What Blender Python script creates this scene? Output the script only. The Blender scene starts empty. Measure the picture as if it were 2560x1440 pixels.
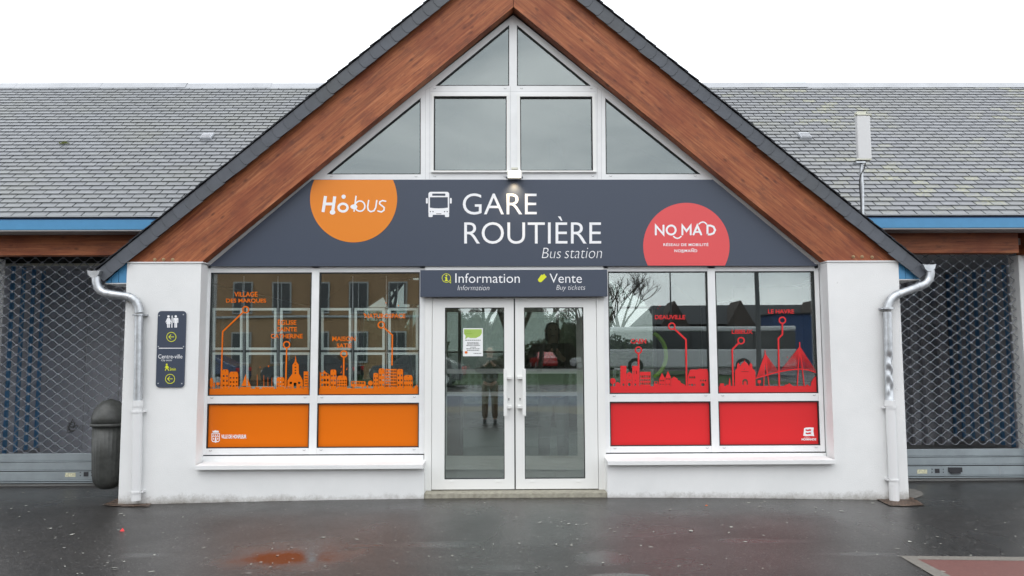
import bpy, bmesh, math, random
from mathutils import Vector, Matrix
from mathutils.geometry import tessellate_polygon
random.seed(7)
SC = bpy.context.scene
COL = SC.collection
PI = math.pi
R_ = math.radians

# ------------------------------------------------------------------ camera
CAM_POS = Vector((0.0, -8.37, 1.49))
FPX = 1900.0                                   # focal length in pixels of the 2560 px wide photograph
PITCH, YAW, ROLL = R_(4.687), R_(0.608), R_(-0.225)
cp, sp, cy, sy = math.cos(PITCH), math.sin(PITCH), math.cos(YAW), math.sin(YAW)
FW = Vector((sy * cp, cy * cp, sp))
R0 = Vector((cy, -sy, 0)); U0 = R0.cross(FW)
RT = math.cos(ROLL) * R0 + math.sin(ROLL) * U0
UP = -math.sin(ROLL) * R0 + math.cos(ROLL) * U0
cam_data = bpy.data.cameras.new('camera')
cam = bpy.data.objects.new('camera', cam_data)
COL.objects.link(cam)
cam_data.sensor_width = 36.0
cam_data.lens = FPX / 2560.0 * 36.0
cam_data.clip_start = 0.05
cam_data.clip_end = 1500
cam.matrix_world = Matrix(((RT.x, UP.x, -FW.x, CAM_POS.x), (RT.y, UP.y, -FW.y, CAM_POS.y),
                           (RT.z, UP.z, -FW.z, CAM_POS.z), (0, 0, 0, 1)))
SC.camera = cam

# ------------------------------------------------------------------ world: overcast
world = bpy.data.worlds.new("World")
SC.world = world
world.use_nodes = True
wt = world.node_tree
for n in list(wt.nodes): wt.nodes.remove(n)
SUN_EL, SUN_ROT = R_(48), R_(205)
sky = wt.nodes.new('ShaderNodeTexSky'); sky.sky_type = 'NISHITA'; sky.sun_disc = False
sky.sun_elevation = SUN_EL; sky.sun_rotation = SUN_ROT
tc = wt.nodes.new('ShaderNodeTexCoord')
mp = wt.nodes.new('ShaderNodeMapping'); mp.inputs['Scale'].default_value = (1.0, 1.0, 2.6)
nz = wt.nodes.new('ShaderNodeTexNoise'); nz.inputs['Scale'].default_value = 3.4; nz.inputs['Detail'].default_value = 5
nz.inputs['Roughness'].default_value = 0.5; nz.inputs['Distortion'].default_value = 0.4
cr = wt.nodes.new('ShaderNodeValToRGB')
cr.color_ramp.elements[0].position = 0.34; cr.color_ramp.elements[0].color = (12.5, 13.4, 14.4, 1)
cr.color_ramp.elements[1].position = 0.66; cr.color_ramp.elements[1].color = (23.5, 23.9, 24.3, 1)
mx = wt.nodes.new('ShaderNodeMix'); mx.data_type = 'RGBA'; mx.inputs[0].default_value = 0.94
bg = wt.nodes.new('ShaderNodeBackground'); bg.inputs['Strength'].default_value = 0.1
wo = wt.nodes.new('ShaderNodeOutputWorld')
wt.links.new(tc.outputs['Generated'], mp.inputs['Vector']); wt.links.new(mp.outputs[0], nz.inputs['Vector'])
wt.links.new(nz.outputs['Fac'], cr.inputs[0]); wt.links.new(sky.outputs[0], mx.inputs['A'])
wt.links.new(cr.outputs[0], mx.inputs['B']); wt.links.new(mx.outputs['Result'], bg.inputs['Color'])
wt.links.new(bg.outputs[0], wo.inputs[0])
sd = bpy.data.lights.new('sun', 'SUN'); sd.energy = 0.5; sd.angle = R_(40); sd.color = (1, .97, .93)
so = bpy.data.objects.new('sun', sd); COL.objects.link(so)
so.rotation_euler = (R_(42), 0, R_(-25))
SC.view_settings.view_transform = 'Standard'; SC.view_settings.look = 'None'
SC.view_settings.gamma = 1; SC.view_settings.exposure = 0.07; SC.view_settings.use_curve_mapping = False
SC.render.engine = 'CYCLES'
SC.cycles.max_bounces = 8; SC.cycles.transparent_max_bounces = 16; SC.cycles.glossy_bounces = 4
SC.cycles.caustics_reflective = False; SC.cycles.caustics_refractive = False
SC.cycles.sample_clamp_indirect = 6

# ------------------------------------------------------------------ helpers
def ray(px, py): return FW + RT * ((px - 1280) / FPX) + UP * ((720 - py) / FPX)
def W(px, py, Y=0.0):
    "point of the photograph on the vertical plane y = Y"
    d = ray(px, py); return CAM_POS + d * ((Y - CAM_POS.y) / d.y)
def gz(x, y):
    t = min(1.0, (abs(x - .1) / 4.1) ** 2)
    k = 0 if y > -.6 else min(1.0, (-.6 - y) / 5.0); k = k * k * (3 - 2 * k)
    return (-.062 - .048 * t) * (1 - k) + (-.11) * k
def G(px, py):
    "point of the photograph on the ground"
    d = ray(px, py); z = -.1
    for _ in range(6):
        p = CAM_POS + d * ((z - CAM_POS.z) / d.z); z = gz(p.x, p.y)
    return Vector((p.x, p.y, z))
def lin(c): c /= 255.0; return c / 12.92 if c <= .04045 else ((c + .055) / 1.055) ** 2.4
def rgb(r, g, b, k=1.0): return (min(lin(r) * k, 1), min(lin(g) * k, 1), min(lin(b) * k, 1), 1)

def wmat(o):
    if o.parent is None: return o.matrix_basis.copy()
    return wmat(o.parent) @ o.matrix_parent_inverse @ o.matrix_basis
def link(o, parent=None):
    COL.objects.link(o)
    if parent is not None: o.parent = parent
    return o
def thing(name, label, cat, loc=(0, 0, 0), rz=0, group=None):
    o = bpy.data.objects.new(name, None); COL.objects.link(o)
    o.location = loc; o.rotation_euler = (0, 0, rz); o.empty_display_size = .2
    o['label'] = label; o['category'] = cat
    if group: o['group'] = group
    return o
def tag(o, label, cat, group=None):
    o['label'] = label; o['category'] = cat
    if group: o['group'] = group
    return o
class MB:
    "collects geometry (world coordinates) and links it as one mesh object"
    def __init__(s): s.v = []; s.f = []; s.sm = []
    def add(s, vs, fs, smooth=False):
        b = len(s.v); s.v += [tuple(v) for v in vs]; s.f += [tuple(i + b for i in f) for f in fs]; s.sm += [smooth] * len(fs); return s
    def box(s, x0, y0, z0, x1, y1, z1):
        if x1 < x0: x0, x1 = x1, x0
        if y1 < y0: y0, y1 = y1, y0
        if z1 < z0: z0, z1 = z1, z0
        return s.add([(x0, y0, z0), (x1, y0, z0), (x1, y1, z0), (x0, y1, z0), (x0, y0, z1), (x1, y0, z1), (x1, y1, z1), (x0, y1, z1)],
              [(0, 3, 2, 1), (4, 5, 6, 7), (0, 1, 5, 4), (1, 2, 6, 5), (2, 3, 7, 6), (3, 0, 4, 7)])
    def boxpx(s, px0, py0, px1, py1, yf, yb):
        cx, cyy = (px0 + px1) / 2, (py0 + py1) / 2
        return s.box(W(px0, cyy, yf).x, yf, W(cx, py1, yf).z, W(px1, cyy, yf).x, yb, W(cx, py0, yf).z)
    def poly(s, loops, yf, yb=None):
        "loops: outer + holes as lists of (x, z); flat if yb is None"
        flat = [p for l in loops for p in l]
        tris = tessellate_polygon([[Vector((p[0], p[1], 0)) for p in l] for l in loops])
        ft = []
        for t in tris:
            a, b, c = [flat[i] for i in t]
            cr_ = (b[0] - a[0]) * (c[1] - a[1]) - (b[1] - a[1]) * (c[0] - a[0])
            if abs(cr_) < 1e-12: continue
            ft.append(tuple(t) if cr_ > 0 else (t[0], t[2], t[1]))
        s.add([(p[0], yf, p[1]) for p in flat], ft)
        if yb is not None:
            s.add([(p[0], yb, p[1]) for p in flat], [(a, c, b) for a, b, c in ft])
            for li, l in enumerate(loops):
                n = len(l)
                area = sum(l[i][0] * l[(i + 1) % n][1] - l[(i + 1) % n][0] * l[i][1] for i in range(n))
                ll = l if (area > 0) == (li == 0) else l[::-1]
                vs = [(p[0], yf, p[1]) for p in ll] + [(p[0], yb, p[1]) for p in ll]
                s.add(vs, [(i, i + n, (i + 1) % n + n, (i + 1) % n) for i in range(n)])
        return s
    def polypx(s, loops, yf, yb=None):
        return s.poly([[(W(p[0], p[1], yf).x, W(p[0], p[1], yf).z) for p in l] for l in loops], yf, yb)
    def tube(s, pts, r, n=10, caps=True):
        pts = [Vector(p) for p in pts]
        rr = r if isinstance(r, (list, tuple)) else [r] * len(pts)
        rings = []; up = None
        for i, p in enumerate(pts):
            t = (pts[min(i + 1, len(pts) - 1)] - pts[max(i - 1, 0)]).normalized()
            if up is None: up = Vector((0, 0, 1)) if abs(t.z) < .9 else Vector((1, 0, 0))
            a = t.cross(up).normalized(); b = a.cross(t).normalized(); up = b
            rings.append([p + (a * math.cos(2 * PI * k / n) + b * math.sin(2 * PI * k / n)) * rr[i] for k in range(n)])
        vs = [v for r_ in rings for v in r_]; fs = []
        for i in range(len(pts) - 1):
            for k in range(n):
                fs.append((i * n + k, i * n + (k + 1) % n, (i + 1) * n + (k + 1) % n, (i + 1) * n + k))
        s.add(vs, fs, True)
        if caps:
            s.add(rings[0], [tuple(range(n))]); s.add(rings[-1], [tuple(range(n))[::-1]])
        return s
    def lathe(s, c, prof, n=24, rib=None):
        vs = []
        for (r, z) in prof:
            for k in range(n):
                a = 2 * PI * k / n; q = r * (rib(a, z) if rib else 1)
                vs.append((c[0] + q * math.cos(a), c[1] + q * math.sin(a), c[2] + z))
        fs = []
        for i in range(len(prof) - 1):
            for k in range(n): fs.append((i * n + k, i * n + (k + 1) % n, (i + 1) * n + (k + 1) % n, (i + 1) * n + k))
        fs.append(tuple(range(n))[::-1]); fs.append(tuple((len(prof) - 1) * n + k for k in range(n)))
        return s.add(vs, fs, True)
    def mesh(s, name, m):
        me = bpy.data.meshes.new(name); me.from_pydata(s.v, [], s.f)
        for p, q in zip(me.polygons, s.sm): p.use_smooth = q
        if m: me.materials.append(m)
        me.update(); return me
    def build(s, name, m, parent=None, stuff=False, bevel=0, label=None, world_coords=True):
        o = bpy.data.objects.new(name, s.mesh(name, m))
        link(o, parent)
        if parent is not None and world_coords:
            o.matrix_parent_inverse = wmat(parent).inverted()
        if stuff: o['kind'] = 'stuff'
        if label: o['label'] = label
        if bevel:
            b = o.modifiers.new('bevel', 'BEVEL'); b.width = bevel; b.segments = 2; b.limit_method = 'ANGLE'; b.angle_limit = R_(40)
        return o
def struct(o): o['kind'] = 'structure'; return o

# ------------------------------------------------------------------ materials
def mat(name, base=(.5, .5, .5, 1), rough=.6, metal=0.0, spec=.5, bump=0, bscale=60, var=0, vscale=3, vdet=4, coords='Object', scale=(1, 1, 1), emit=None, estr=0, coat=0):
    m = bpy.data.materials.new(name); m.use_nodes = True
    t = m.node_tree; b = t.nodes['Principled BSDF']
    b.inputs['Base Color'].default_value = base; b.inputs['Roughness'].default_value = rough
    b.inputs['Metallic'].default_value = metal; b.inputs['Specular IOR Level'].default_value = spec
    if coat: b.inputs['Coat Weight'].default_value = coat
    if emit: b.inputs['Emission Color'].default_value = emit; b.inputs['Emission Strength'].default_value = estr
    if bump or var:
        tc = t.nodes.new('ShaderNodeTexCoord'); mpn = t.nodes.new('ShaderNodeMapping'); mpn.inputs['Scale'].default_value = scale
        t.links.new(tc.outputs[coords], mpn.inputs['Vector'])
    if var:
        n = t.nodes.new('ShaderNodeTexNoise'); n.inputs['Scale'].default_value = vscale; n.inputs['Detail'].default_value = vdet; n.inputs['Roughness'].default_value = .6
        t.links.new(mpn.outputs[0], n.inputs['Vector'])
        r = t.nodes.new('ShaderNodeValToRGB')
        lo = tuple(c * (1 - var) for c in base[:3]) + (1,); hi = tuple(min(1, c * (1 + var)) for c in base[:3]) + (1,)
        r.color_ramp.elements[0].position = .3; r.color_ramp.elements[0].color = lo
        r.color_ramp.elements[1].position = .7; r.color_ramp.elements[1].color = hi
        t.links.new(n.outputs['Fac'], r.inputs[0]); t.links.new(r.outputs[0], b.inputs['Base Color'])
    if bump:
        n2 = t.nodes.new('ShaderNodeTexNoise'); n2.inputs['Scale'].default_value = bscale; n2.inputs['Detail'].default_value = 3
        t.links.new(mpn.outputs[0], n2.inputs['Vector'])
        bp = t.nodes.new('ShaderNodeBump'); bp.inputs['Strength'].default_value = bump; bp.inputs['Distance'].default_value = .01
        t.links.new(n2.outputs['Fac'], bp.inputs['Height']); t.links.new(bp.outputs[0], b.inputs['Normal'])
    return m
class NT:
    def __init__(s, m): s.m = m; s.t = m.node_tree; s.b = s.t.nodes.get('Principled BSDF')
    def n(s, typ, **kw):
        x = s.t.nodes.new(typ)
        for k, v in kw.items():
            if k in x.inputs: x.inputs[k].default_value = v
            else: setattr(x, k, v)
        return x
    def l(s, a, b): s.t.links.new(a, b)
    def math(s, op, a, b=None, clamp=False):
        x = s.t.nodes.new('ShaderNodeMath'); x.operation = op; x.use_clamp = clamp
        for i, q in enumerate((a, b)):
            if q is None: continue
            if isinstance(q, (int, float)): x.inputs[i].default_value = q
            else: s.l(q, x.inputs[i])
        return x.outputs[0]
    def ramp(s, src, els):
        r = s.t.nodes.new('ShaderNodeValToRGB')
        while len(r.color_ramp.elements) < len(els): r.color_ramp.elements.new(.5)
        for e, (p, c) in zip(r.color_ramp.elements, els):
            e.position = p; e.color = c if isinstance(c, (tuple, list)) else (c, c, c, 1)
        s.l(src, r.inputs[0]); return r.outputs[0]
    def mix(s, fac, a, b, mode='MIX'):
        x = s.t.nodes.new('ShaderNodeMix'); x.data_type = 'RGBA'; x.blend_type = mode
        for k, q in (('Factor', fac), ('A', a), ('B', b)):
            i = x.inputs[0] if k == 'Factor' else x.inputs[k]
            if isinstance(q, (int, float, tuple)): i.default_value = q
            else: s.l(q, i)
        return x.outputs['Result']

def m_wall():
    m = mat('white_render', rough=.85, spec=.25); k = NT(m)
    tc = k.n('ShaderNodeTexCoord'); g = k.n('ShaderNodeNewGeometry')
    n1 = k.n('ShaderNodeTexNoise', Scale=1.6, Detail=5.0, Roughness=.65); k.l(g.outputs['Position'], n1.inputs['Vector'])
    c = k.ramp(n1.outputs['Fac'], [(.3, (.76, .765, .76, 1)), (.7, (.83, .83, .825, 1))])
    # splashed dirt that clings to the foot of the wall
    sx = k.n('ShaderNodeSeparateXYZ'); k.l(g.outputs['Position'], sx.inputs[0])
    n2 = k.n('ShaderNodeTexNoise', Scale=7.0, Detail=8.0, Roughness=.85); k.l(g.outputs['Position'], n2.inputs['Vector'])
    h = k.math('MULTIPLY', k.math('ADD', sx.outputs[2], .13), 4.2)
    d = k.math('SUBTRACT', n2.outputs['Fac'], h, True)
    d = k.math('MULTIPLY', d, 2.2, True)
    c = k.mix(d, c, (.30, .28, .25, 1))
    n4 = k.n('ShaderNodeTexNoise', Scale=2.7, Detail=6.0, Roughness=.8); k.l(g.outputs['Position'], n4.inputs['Vector'])
    s4 = k.ramp(n4.outputs['Fac'], [(.675, 0.0), (.71, 1.0)])
    c = k.mix(k.math('MULTIPLY', s4, .4), c, (.40, .38, .36, 1))
    k.l(c, k.b.inputs['Base Color'])
    n3 = k.n('ShaderNodeTexNoise', Scale=90.0, Detail=4.0); k.l(g.outputs['Position'], n3.inputs['Vector'])
    bp = k.n('ShaderNodeBump', Strength=.35, Distance=.006); k.l(n3.outputs['Fac'], bp.inputs['Height']); k.l(bp.outputs[0], k.b.inputs['Normal'])
    return m
def m_wood(name, dark=1.0):
    m = mat(name, rough=.55, spec=.35); k = NT(m)
    tc = k.n('ShaderNodeTexCoord')
    mp = k.n('ShaderNodeMapping'); mp.inputs['Scale'].default_value = (1.1, 1.1, 24); k.l(tc.outputs['Object'], mp.inputs['Vector'])
    n1 = k.n('ShaderNodeTexNoise', Scale=1.5, Detail=9.0, Roughness=.7, Distortion=.5); k.l(mp.outputs[0], n1.inputs['Vector'])
    c = k.ramp(n1.outputs['Fac'], [(.24, rgb(92, 46, 26, dark)), (.40, rgb(138, 76, 48, dark)), (.56, rgb(164, 98, 62, dark)), (.76, rgb(192, 130, 90, dark))])
    # lamellas of the glued beam, slightly different in tone
    mpl = k.n('ShaderNodeMapping'); mpl.inputs['Scale'].default_value = (.55, .01, 22.0); k.l(tc.outputs['Object'], mpl.inputs['Vector'])
    sx = k.n('ShaderNodeSeparateXYZ'); k.l(mpl.outputs[0], sx.inputs[0])
    fz = k.math('FLOOR', sx.outputs[2]); fx = k.math('FLOOR', k.math('ADD', sx.outputs[0], k.math('MULTIPLY', fz, .37)))
    wn = k.n('ShaderNodeTexWhiteNoise', noise_dimensions='2D'); cb = k.n('ShaderNodeCombineXYZ'); k.l(fx, cb.inputs[0]); k.l(fz, cb.inputs[1]); k.l(cb.outputs[0], wn.inputs['Vector'])
    tone = k.math('ADD', k.math('MULTIPLY', wn.outputs['Value'], .30), .82)
    hs = k.n('ShaderNodeHueSaturation'); k.l(c, hs.inputs['Color']); k.l(tone, hs.inputs['Value']); c = hs.outputs[0]
    # knots and weathered smudges
    mp2 = k.n('ShaderNodeMapping'); mp2.inputs['Scale'].default_value = (5, 5, 12); k.l(tc.outputs['Object'], mp2.inputs['Vector'])
    v = k.n('ShaderNodeTexVoronoi', Scale=1.0); k.l(mp2.outputs[0], v.inputs['Vector'])
    kn = k.ramp(v.outputs['Distance'], [(.06, 1.0), (.2, 0.0)])
    c = k.mix(k.math('MULTIPLY', kn, .62), c, rgb(58, 30, 22))
    mp3 = k.n('ShaderNodeMapping'); mp3.inputs['Scale'].default_value = (2.2, 2.2, 9); k.l(tc.outputs['Object'], mp3.inputs['Vector'])
    n3 = k.n('ShaderNodeTexNoise', Scale=1.6, Detail=6.0, Roughness=.75); k.l(mp3.outputs[0], n3.inputs['Vector'])
    sm = k.ramp(n3.outputs['Fac'], [(.50, 0.0), (.66, 1.0)])
    c = k.mix(k.math('MULTIPLY', sm, .6), c, rgb(84, 52, 44))
    nL = k.n('ShaderNodeTexNoise', Scale=2.4, Detail=3.0); k.l(tc.outputs['Object'], nL.inputs['Vector'])
    c = k.mix(k.ramp(nL.outputs['Fac'], [(.45, 0.0), (.7, .55)]), c, rgb(122, 58, 38))
    # drying cracks
    mp4 = k.n('ShaderNodeMapping'); mp4.inputs['Scale'].default_value = (3.0, 3, 70); k.l(tc.outputs['Object'], mp4.inputs['Vector'])
    n4 = k.n('ShaderNodeTexNoise', Scale=1.3, Detail=3.0); k.l(mp4.outputs[0], n4.inputs['Vector'])
    ck = k.ramp(n4.outputs['Fac'], [(.69, 0.0), (.72, 1.0)])
    c = k.mix(k.math('MULTIPLY', ck, .7), c, rgb(50, 24, 18))
    k.l(c, k.b.inputs['Base Color'])
    bp = k.n('ShaderNodeBump', Strength=.25, Distance=.004); k.l(n1.outputs['Fac'], bp.inputs['Height']); k.l(bp.outputs[0], k.b.inputs['Normal'])
    return m
def m_slate(name, base, lichen=0.0, rough=.42):
    m = mat(name, rough=rough, spec=.5); k = NT(m)
    g = k.n('ShaderNodeNewGeometry'); oi = k.n('ShaderNodeObjectInfo')
    r = k.math('FRACT', k.math('ADD', g.outputs['Random Per Island'], oi.outputs['Random']))
    r2 = k.math('FRACT', k.math('MULTIPLY', r, 17.3))
    c = k.ramp(r, [(0, tuple(q * .88 for q in base[:3]) + (1,)), (.5, base), (1, tuple(q * 1.12 for q in base[:3]) + (1,))])
    n1 = k.n('ShaderNodeTexNoise', Scale=9.0, Detail=6.0, Roughness=.7); k.l(g.outputs['Position'], n1.inputs['Vector'])
    c = k.mix(.35, c, k.ramp(n1.outputs['Fac'], [(.3, tuple(q * .7 for q in base[:3]) + (1,)), (.7, tuple(q * 1.45 for q in base[:3]) + (1,))]))
    nb = k.n('ShaderNodeTexNoise', Scale=1.1, Detail=3.0); gk_ = base[0]; k.l(g.outputs['Position'], nb.inputs['Vector'])
    c = k.mix(k.ramp(nb.outputs['Fac'], [(.45, 0.0), (.75, .30)]), c, (gk_ * 1.08, gk_ * 1.1, gk_ * .88, 1))
    if lichen:
        n2 = k.n('ShaderNodeTexNoise', Scale=26.0, Detail=5.0, Roughness=.75); k.l(g.outputs['Position'], n2.inputs['Vector'])
        nl = k.n('ShaderNodeTexNoise', Scale=.7, Detail=2.0); k.l(g.outputs['Position'], nl.inputs['Vector'])
        who = k.math('MULTIPLY', k.ramp(r2, [(.55, 0.0), (.95, 1.0)]), k.ramp(nl.outputs['Fac'], [(.42, 0.0), (.60, 1.0)]))
        f = k.math('MULTIPLY', k.ramp(n2.outputs['Fac'], [(.42, 0.0), (.60, 1.0)]), who)
        c = k.mix(k.math('MULTIPLY', f, lichen), c, (.36, .36, .22, 1))
    k.l(c, k.b.inputs['Base Color'])
    bp = k.n('ShaderNodeBump', Strength=.3, Distance=.006); k.l(n1.outputs['Fac'], bp.inputs['Height']); k.l(bp.outputs[0], k.b.inputs['Normal'])
    return m
def m_asphalt():
    m = mat('wet_asphalt', rough=.4, spec=.40); k = NT(m)
    g = k.n('ShaderNodeNewGeometry'); P = g.outputs['Position']
    nf = k.n('ShaderNodeTexNoise', Scale=75.0, Detail=5.0, Roughness=.85); k.l(P, nf.inputs['Vector'])
    nm = k.n('ShaderNodeTexNoise', Scale=1.1, Detail=5.0, Roughness=.6); k.l(P, nm.inputs['Vector'])
    nl = k.n('ShaderNodeTexNoise', Scale=.42, Detail=4.0, Roughness=.55, Distortion=.4); k.l(P, nl.inputs['Vector'])
    c = k.ramp(nf.outputs['Fac'], [(.32, (.008, .008, .009, 1)), (.52, (.031, .029, .028, 1)), (.64, (.068, .064, .060, 1)), (.74, (.22, .215, .205, 1))])
    c = k.mix(1.0, c, k.ramp(nm.outputs['Fac'], [(.3, (.7, .69, .67, 1)), (.7, (1.15, 1.12, 1.08, 1))]), 'MULTIPLY')
    ng = k.n('ShaderNodeTexNoise', Scale=22.0, Detail=6.0, Roughness=.8); k.l(P, ng.inputs['Vector'])
    c = k.mix(1.0, c, k.ramp(ng.outputs['Fac'], [(.32, .45), (.68, 1.75)]), 'MULTIPLY')
    vo = k.n('ShaderNodeTexVoronoi', Scale=62.0); k.l(P, vo.inputs['Vector'])
    sv = k.n('ShaderNodeSeparateColor'); k.l(vo.outputs['Color'], sv.inputs[0])
    stn = k.math('MULTIPLY', k.ramp(sv.outputs[0], [(.88, 0.0), (.97, 1.0)]), k.ramp(vo.outputs['Distance'], [(.2, 1.0), (.45, 0.0)]))
    c = k.mix(k.math('MULTIPLY', stn, .8), c, (.20, .195, .185, 1))
    # puddles: shallow, with ragged edges
    npd = k.n('ShaderNodeTexNoise', Scale=3.0, Detail=6.0, Roughness=.6); k.l(P, npd.inputs['Vector'])
    tot = None
    for (px, py, rx, ry) in ((722, 1390, .62, .50), (1500, 1394, .24, .26), (770, 1372, .09, .05), (355, 1388, .26, .10), (1900, 1352, .5, .10), (1100, 1362, .42, .12), (880, 1364, .34, .07), (2150, 1385, .4, .07), (1230, 1420, .4, .1)):
        q = G(px, py)
        soft = 1.0 if px == 722 else .55 if px in (1500, 770) else .34
        mp = k.n('ShaderNodeMapping'); mp.vector_type = 'TEXTURE'; mp.inputs['Location'].default_value = (q.x, q.y, 0); mp.inputs['Scale'].default_value = (rx, ry, 10); k.l(P, mp.inputs['Vector'])
        ln = k.n('ShaderNodeVectorMath', operation='LENGTH'); k.l(mp.outputs[0], ln.inputs[0])
        d = k.math('ADD', ln.outputs['Value'], k.math('MULTIPLY', k.math('SUBTRACT', npd.outputs['Fac'], .5), 1.3))
        w = k.math('MULTIPLY', k.ramp(d, [(.12, 1.0), (.45, .72), (1.05, 0.0)] if px == 722 else [(.4, 1.0), (1.2, 0.0)]), soft)
        tot = w if tot is None else k.math('MAXIMUM', tot, w)
    wet = k.ramp(nl.outputs['Fac'], [(.35, .40), (.66, .20)])
    rg = k.mix(tot, wet, (.035, .035, .035, 1))
    k.l(rg, k.b.inputs['Roughness'])
    c = k.mix(k.math('MULTIPLY', tot, .3), c, (.012, .012, .013, 1))
    k.l(c, k.b.inputs['Base Color'])
    nb = k.n('ShaderNodeTexNoise', Scale=120.0, Detail=4.0, Roughness=.75); k.l(P, nb.inputs['Vector'])
    bp = k.n('ShaderNodeBump', Distance=.004); k.l(nb.outputs['Fac'], bp.inputs['Height'])
    k.l(k.math('MULTIPLY', k.math('SUBTRACT', 1.0, tot), .6), bp.inputs['Strength'])
    k.l(bp.outputs[0], k.b.inputs['Normal'])
    return m
def m_glass(name, refl=.15, tint=(.945, .97, .962, 1)):
    m = bpy.data.materials.new(name); m.use_nodes = True; k = NT(m)
    k.t.nodes.remove(k.b); out = k.t.nodes['Material Output']
    tr = k.n('ShaderNodeBsdfTransparent', Color=tint); gl = k.n('ShaderNodeBsdfGlossy', Roughness=0.0, Color=(.93, 1.0, .985, 1))
    lw = k.n('ShaderNodeLayerWeight', Blend=.12)
    f = k.math('ADD', k.math('MULTIPLY', lw.outputs['Fresnel'], .8), refl, True)
    g = k.n('ShaderNodeNewGeometry')
    n = k.n('ShaderNodeTexNoise', Scale=.8, Detail=1.0); k.l(g.outputs['Position'], n.inputs['Vector'])
    bp = k.n('ShaderNodeBump', Strength=.04, Distance=.02); k.l(n.outputs['Fac'], bp.inputs['Height']); k.l(bp.outputs[0], gl.inputs['Normal'])
    mx = k.n('ShaderNodeMixShader'); k.l(f, mx.inputs[0]); k.l(tr.outputs[0], mx.inputs[1]); k.l(gl.outputs[0], mx.inputs[2])
    k.l(mx.outputs[0], out.inputs[0]); return m
def m_plate():
    m = mat('rusty_checker_plate', rough=.5, metal=.3); k = NT(m)
    g = k.n('ShaderNodeNewGeometry')
    n = k.n('ShaderNodeTexNoise', Scale=14.0, Detail=4.0); k.l(g.outputs['Position'], n.inputs['Vector'])
    k.l(k.ramp(n.outputs['Fac'], [(.35, (.075, .06, .05, 1)), (.65, (.19, .125, .09, 1))]), k.b.inputs['Base Color'])
    return m

M = {}
M['wall'] = m_wall()
M['wood'] = m_wood('glulam_beam')
M['slate'] = m_slate('grey_slate', (.178, .186, .198, 1), .12)
M['slate_lichen'] = m_slate('grey_slate_with_lichen', (.172, .179, .193, 1), .85)
M['verge'] = m_slate('dark_verge_slate', (.082, .090, .106, 1), 0, .6)
NT(M['verge'])
M['under'] = mat('roof_underlay', (.022, .023, .02, 1), .9, var=.5, vscale=20)
M['darkslate'] = mat('wet_roof_edge', (.016, .018, .024, 1), .7, bump=.5, bscale=80)
M['zinc'] = mat('zinc', (.52, .54, .56, 1), .38, .75, var=.22, vscale=14, bump=.12, bscale=9)
M['zincstrip'] = mat('ridge_zinc', (.40, .41, .43, 1), .5, .2, var=.1)
M['frame'] = mat('white_window_frame', (.80, .805, .805, 1), .35, var=.05, vscale=4)
M['door'] = mat('white_door_paint', (.82, .82, .80, 1), .3)
M['gasket'] = mat('black_gasket', (.012, .015, .016, 1), .5)
M['glass'] = m_glass('reflective_glazing')
M['glass2'] = m_glass('gable_glazing', .165, (.42, .46, .46, 1))
M['glass3'] = m_glass('rear_glazing', .08, (.47, .50, .48, 1))
M['orange'] = mat('orange_panel', rgb(221, 108, 3, 1.0), .32, spec=.4)
M['red'] = mat('red_panel', rgb(220, 42, 46, .95), .32, spec=.4)
M['sign'] = mat('slate_blue_sign', rgb(62, 71, 88, .95), .42, var=.03, vscale=60)
M['logo_orange'] = mat('orange_logo_print', rgb(230, 132, 24), .4)
M['logo_red'] = mat('red_logo_print', rgb(222, 78, 80), .4)
M['white_print'] = mat('white_print', (.88, .88, .90, 1), .5)
M['yellow'] = mat('yellow_print', rgb(222, 226, 40), .5)
M['blue'] = mat('sky_blue_paint', rgb(76, 144, 190, .92), .45, var=.05, vscale=8)
M['blue_dark'] = mat('shaded_blue_paint', rgb(38, 92, 145, .8), .5)  # darker copy of the blue with shade put into its colour
M['grille'] = mat('galvanised_grille', (.22, .235, .26, 1), .5, .4)
M['slat'] = mat('shutter_slat_metal', (.30, .34, .36, 1), .42, .35, var=.10, vscale=5)
M['porch'] = mat('grey_porch_wall', (.74, .74, .79, 1), .8, var=.06)
M['batten'] = mat('blue_batten', rgb(105, 160, 205), .5)
M['ceiling'] = mat('dark_porch_ceiling', (.5, .5, .52, 1), .9)
M['cream'] = mat('cream_trim', (.62, .62, .52, 1), .6)
M['binmat'] = mat('weathered_dark_plastic', (.05, .052, .048, 1), .42, var=.3, vscale=18, bump=.1)
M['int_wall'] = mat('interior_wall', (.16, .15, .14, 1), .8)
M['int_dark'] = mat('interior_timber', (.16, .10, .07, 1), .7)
M['int_frame'] = mat('inner_door_frame', (.66, .66, .60, 1), .5)
M['tile'] = mat('grey_floor_tile', (.55, .56, .52, 1), .35, var=.08, vscale=2)
M['mint'] = mat('pale_poster_frame', (.86, .93, .90, 1), .35)
M['stone'] = mat('worn_threshold', (.33, .31, .25, 1), .8, var=.25, vscale=20, bump=.3)
M['paper'] = mat('paper', (.85, .86, .86, 1), .7)
M['green'] = mat('leaf_green_print', rgb(130, 175, 40), .5)
M['ink'] = mat('black_ink', (.03, .03, .035, 1), .7)
M['black'] = mat('black_plastic', (.015, .015, .018, 1), .4)
M['white_pipe'] = mat('white_plastic_pipe', (.76, .76, .76, 1), .3)
M['brass'] = mat('bolt_head', (.42, .30, .17, 1), .5, .5)
M['asphalt'] = m_asphalt()
M['redpave'] = mat('red_surface', rgb(140, 88, 80, .55), .55, var=.12, vscale=30, bump=.3, bscale=200)
M['kerb'] = mat('granite_strip', rgb(125, 120, 112, .8), .6, var=.2, vscale=40, bump=.3, bscale=150)
M['plate'] = m_plate()
M['mortar'] = mat('mortar_patch', (.17, .16, .145, 1), .8, var=.25, vscale=14, bump=.4)
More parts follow.
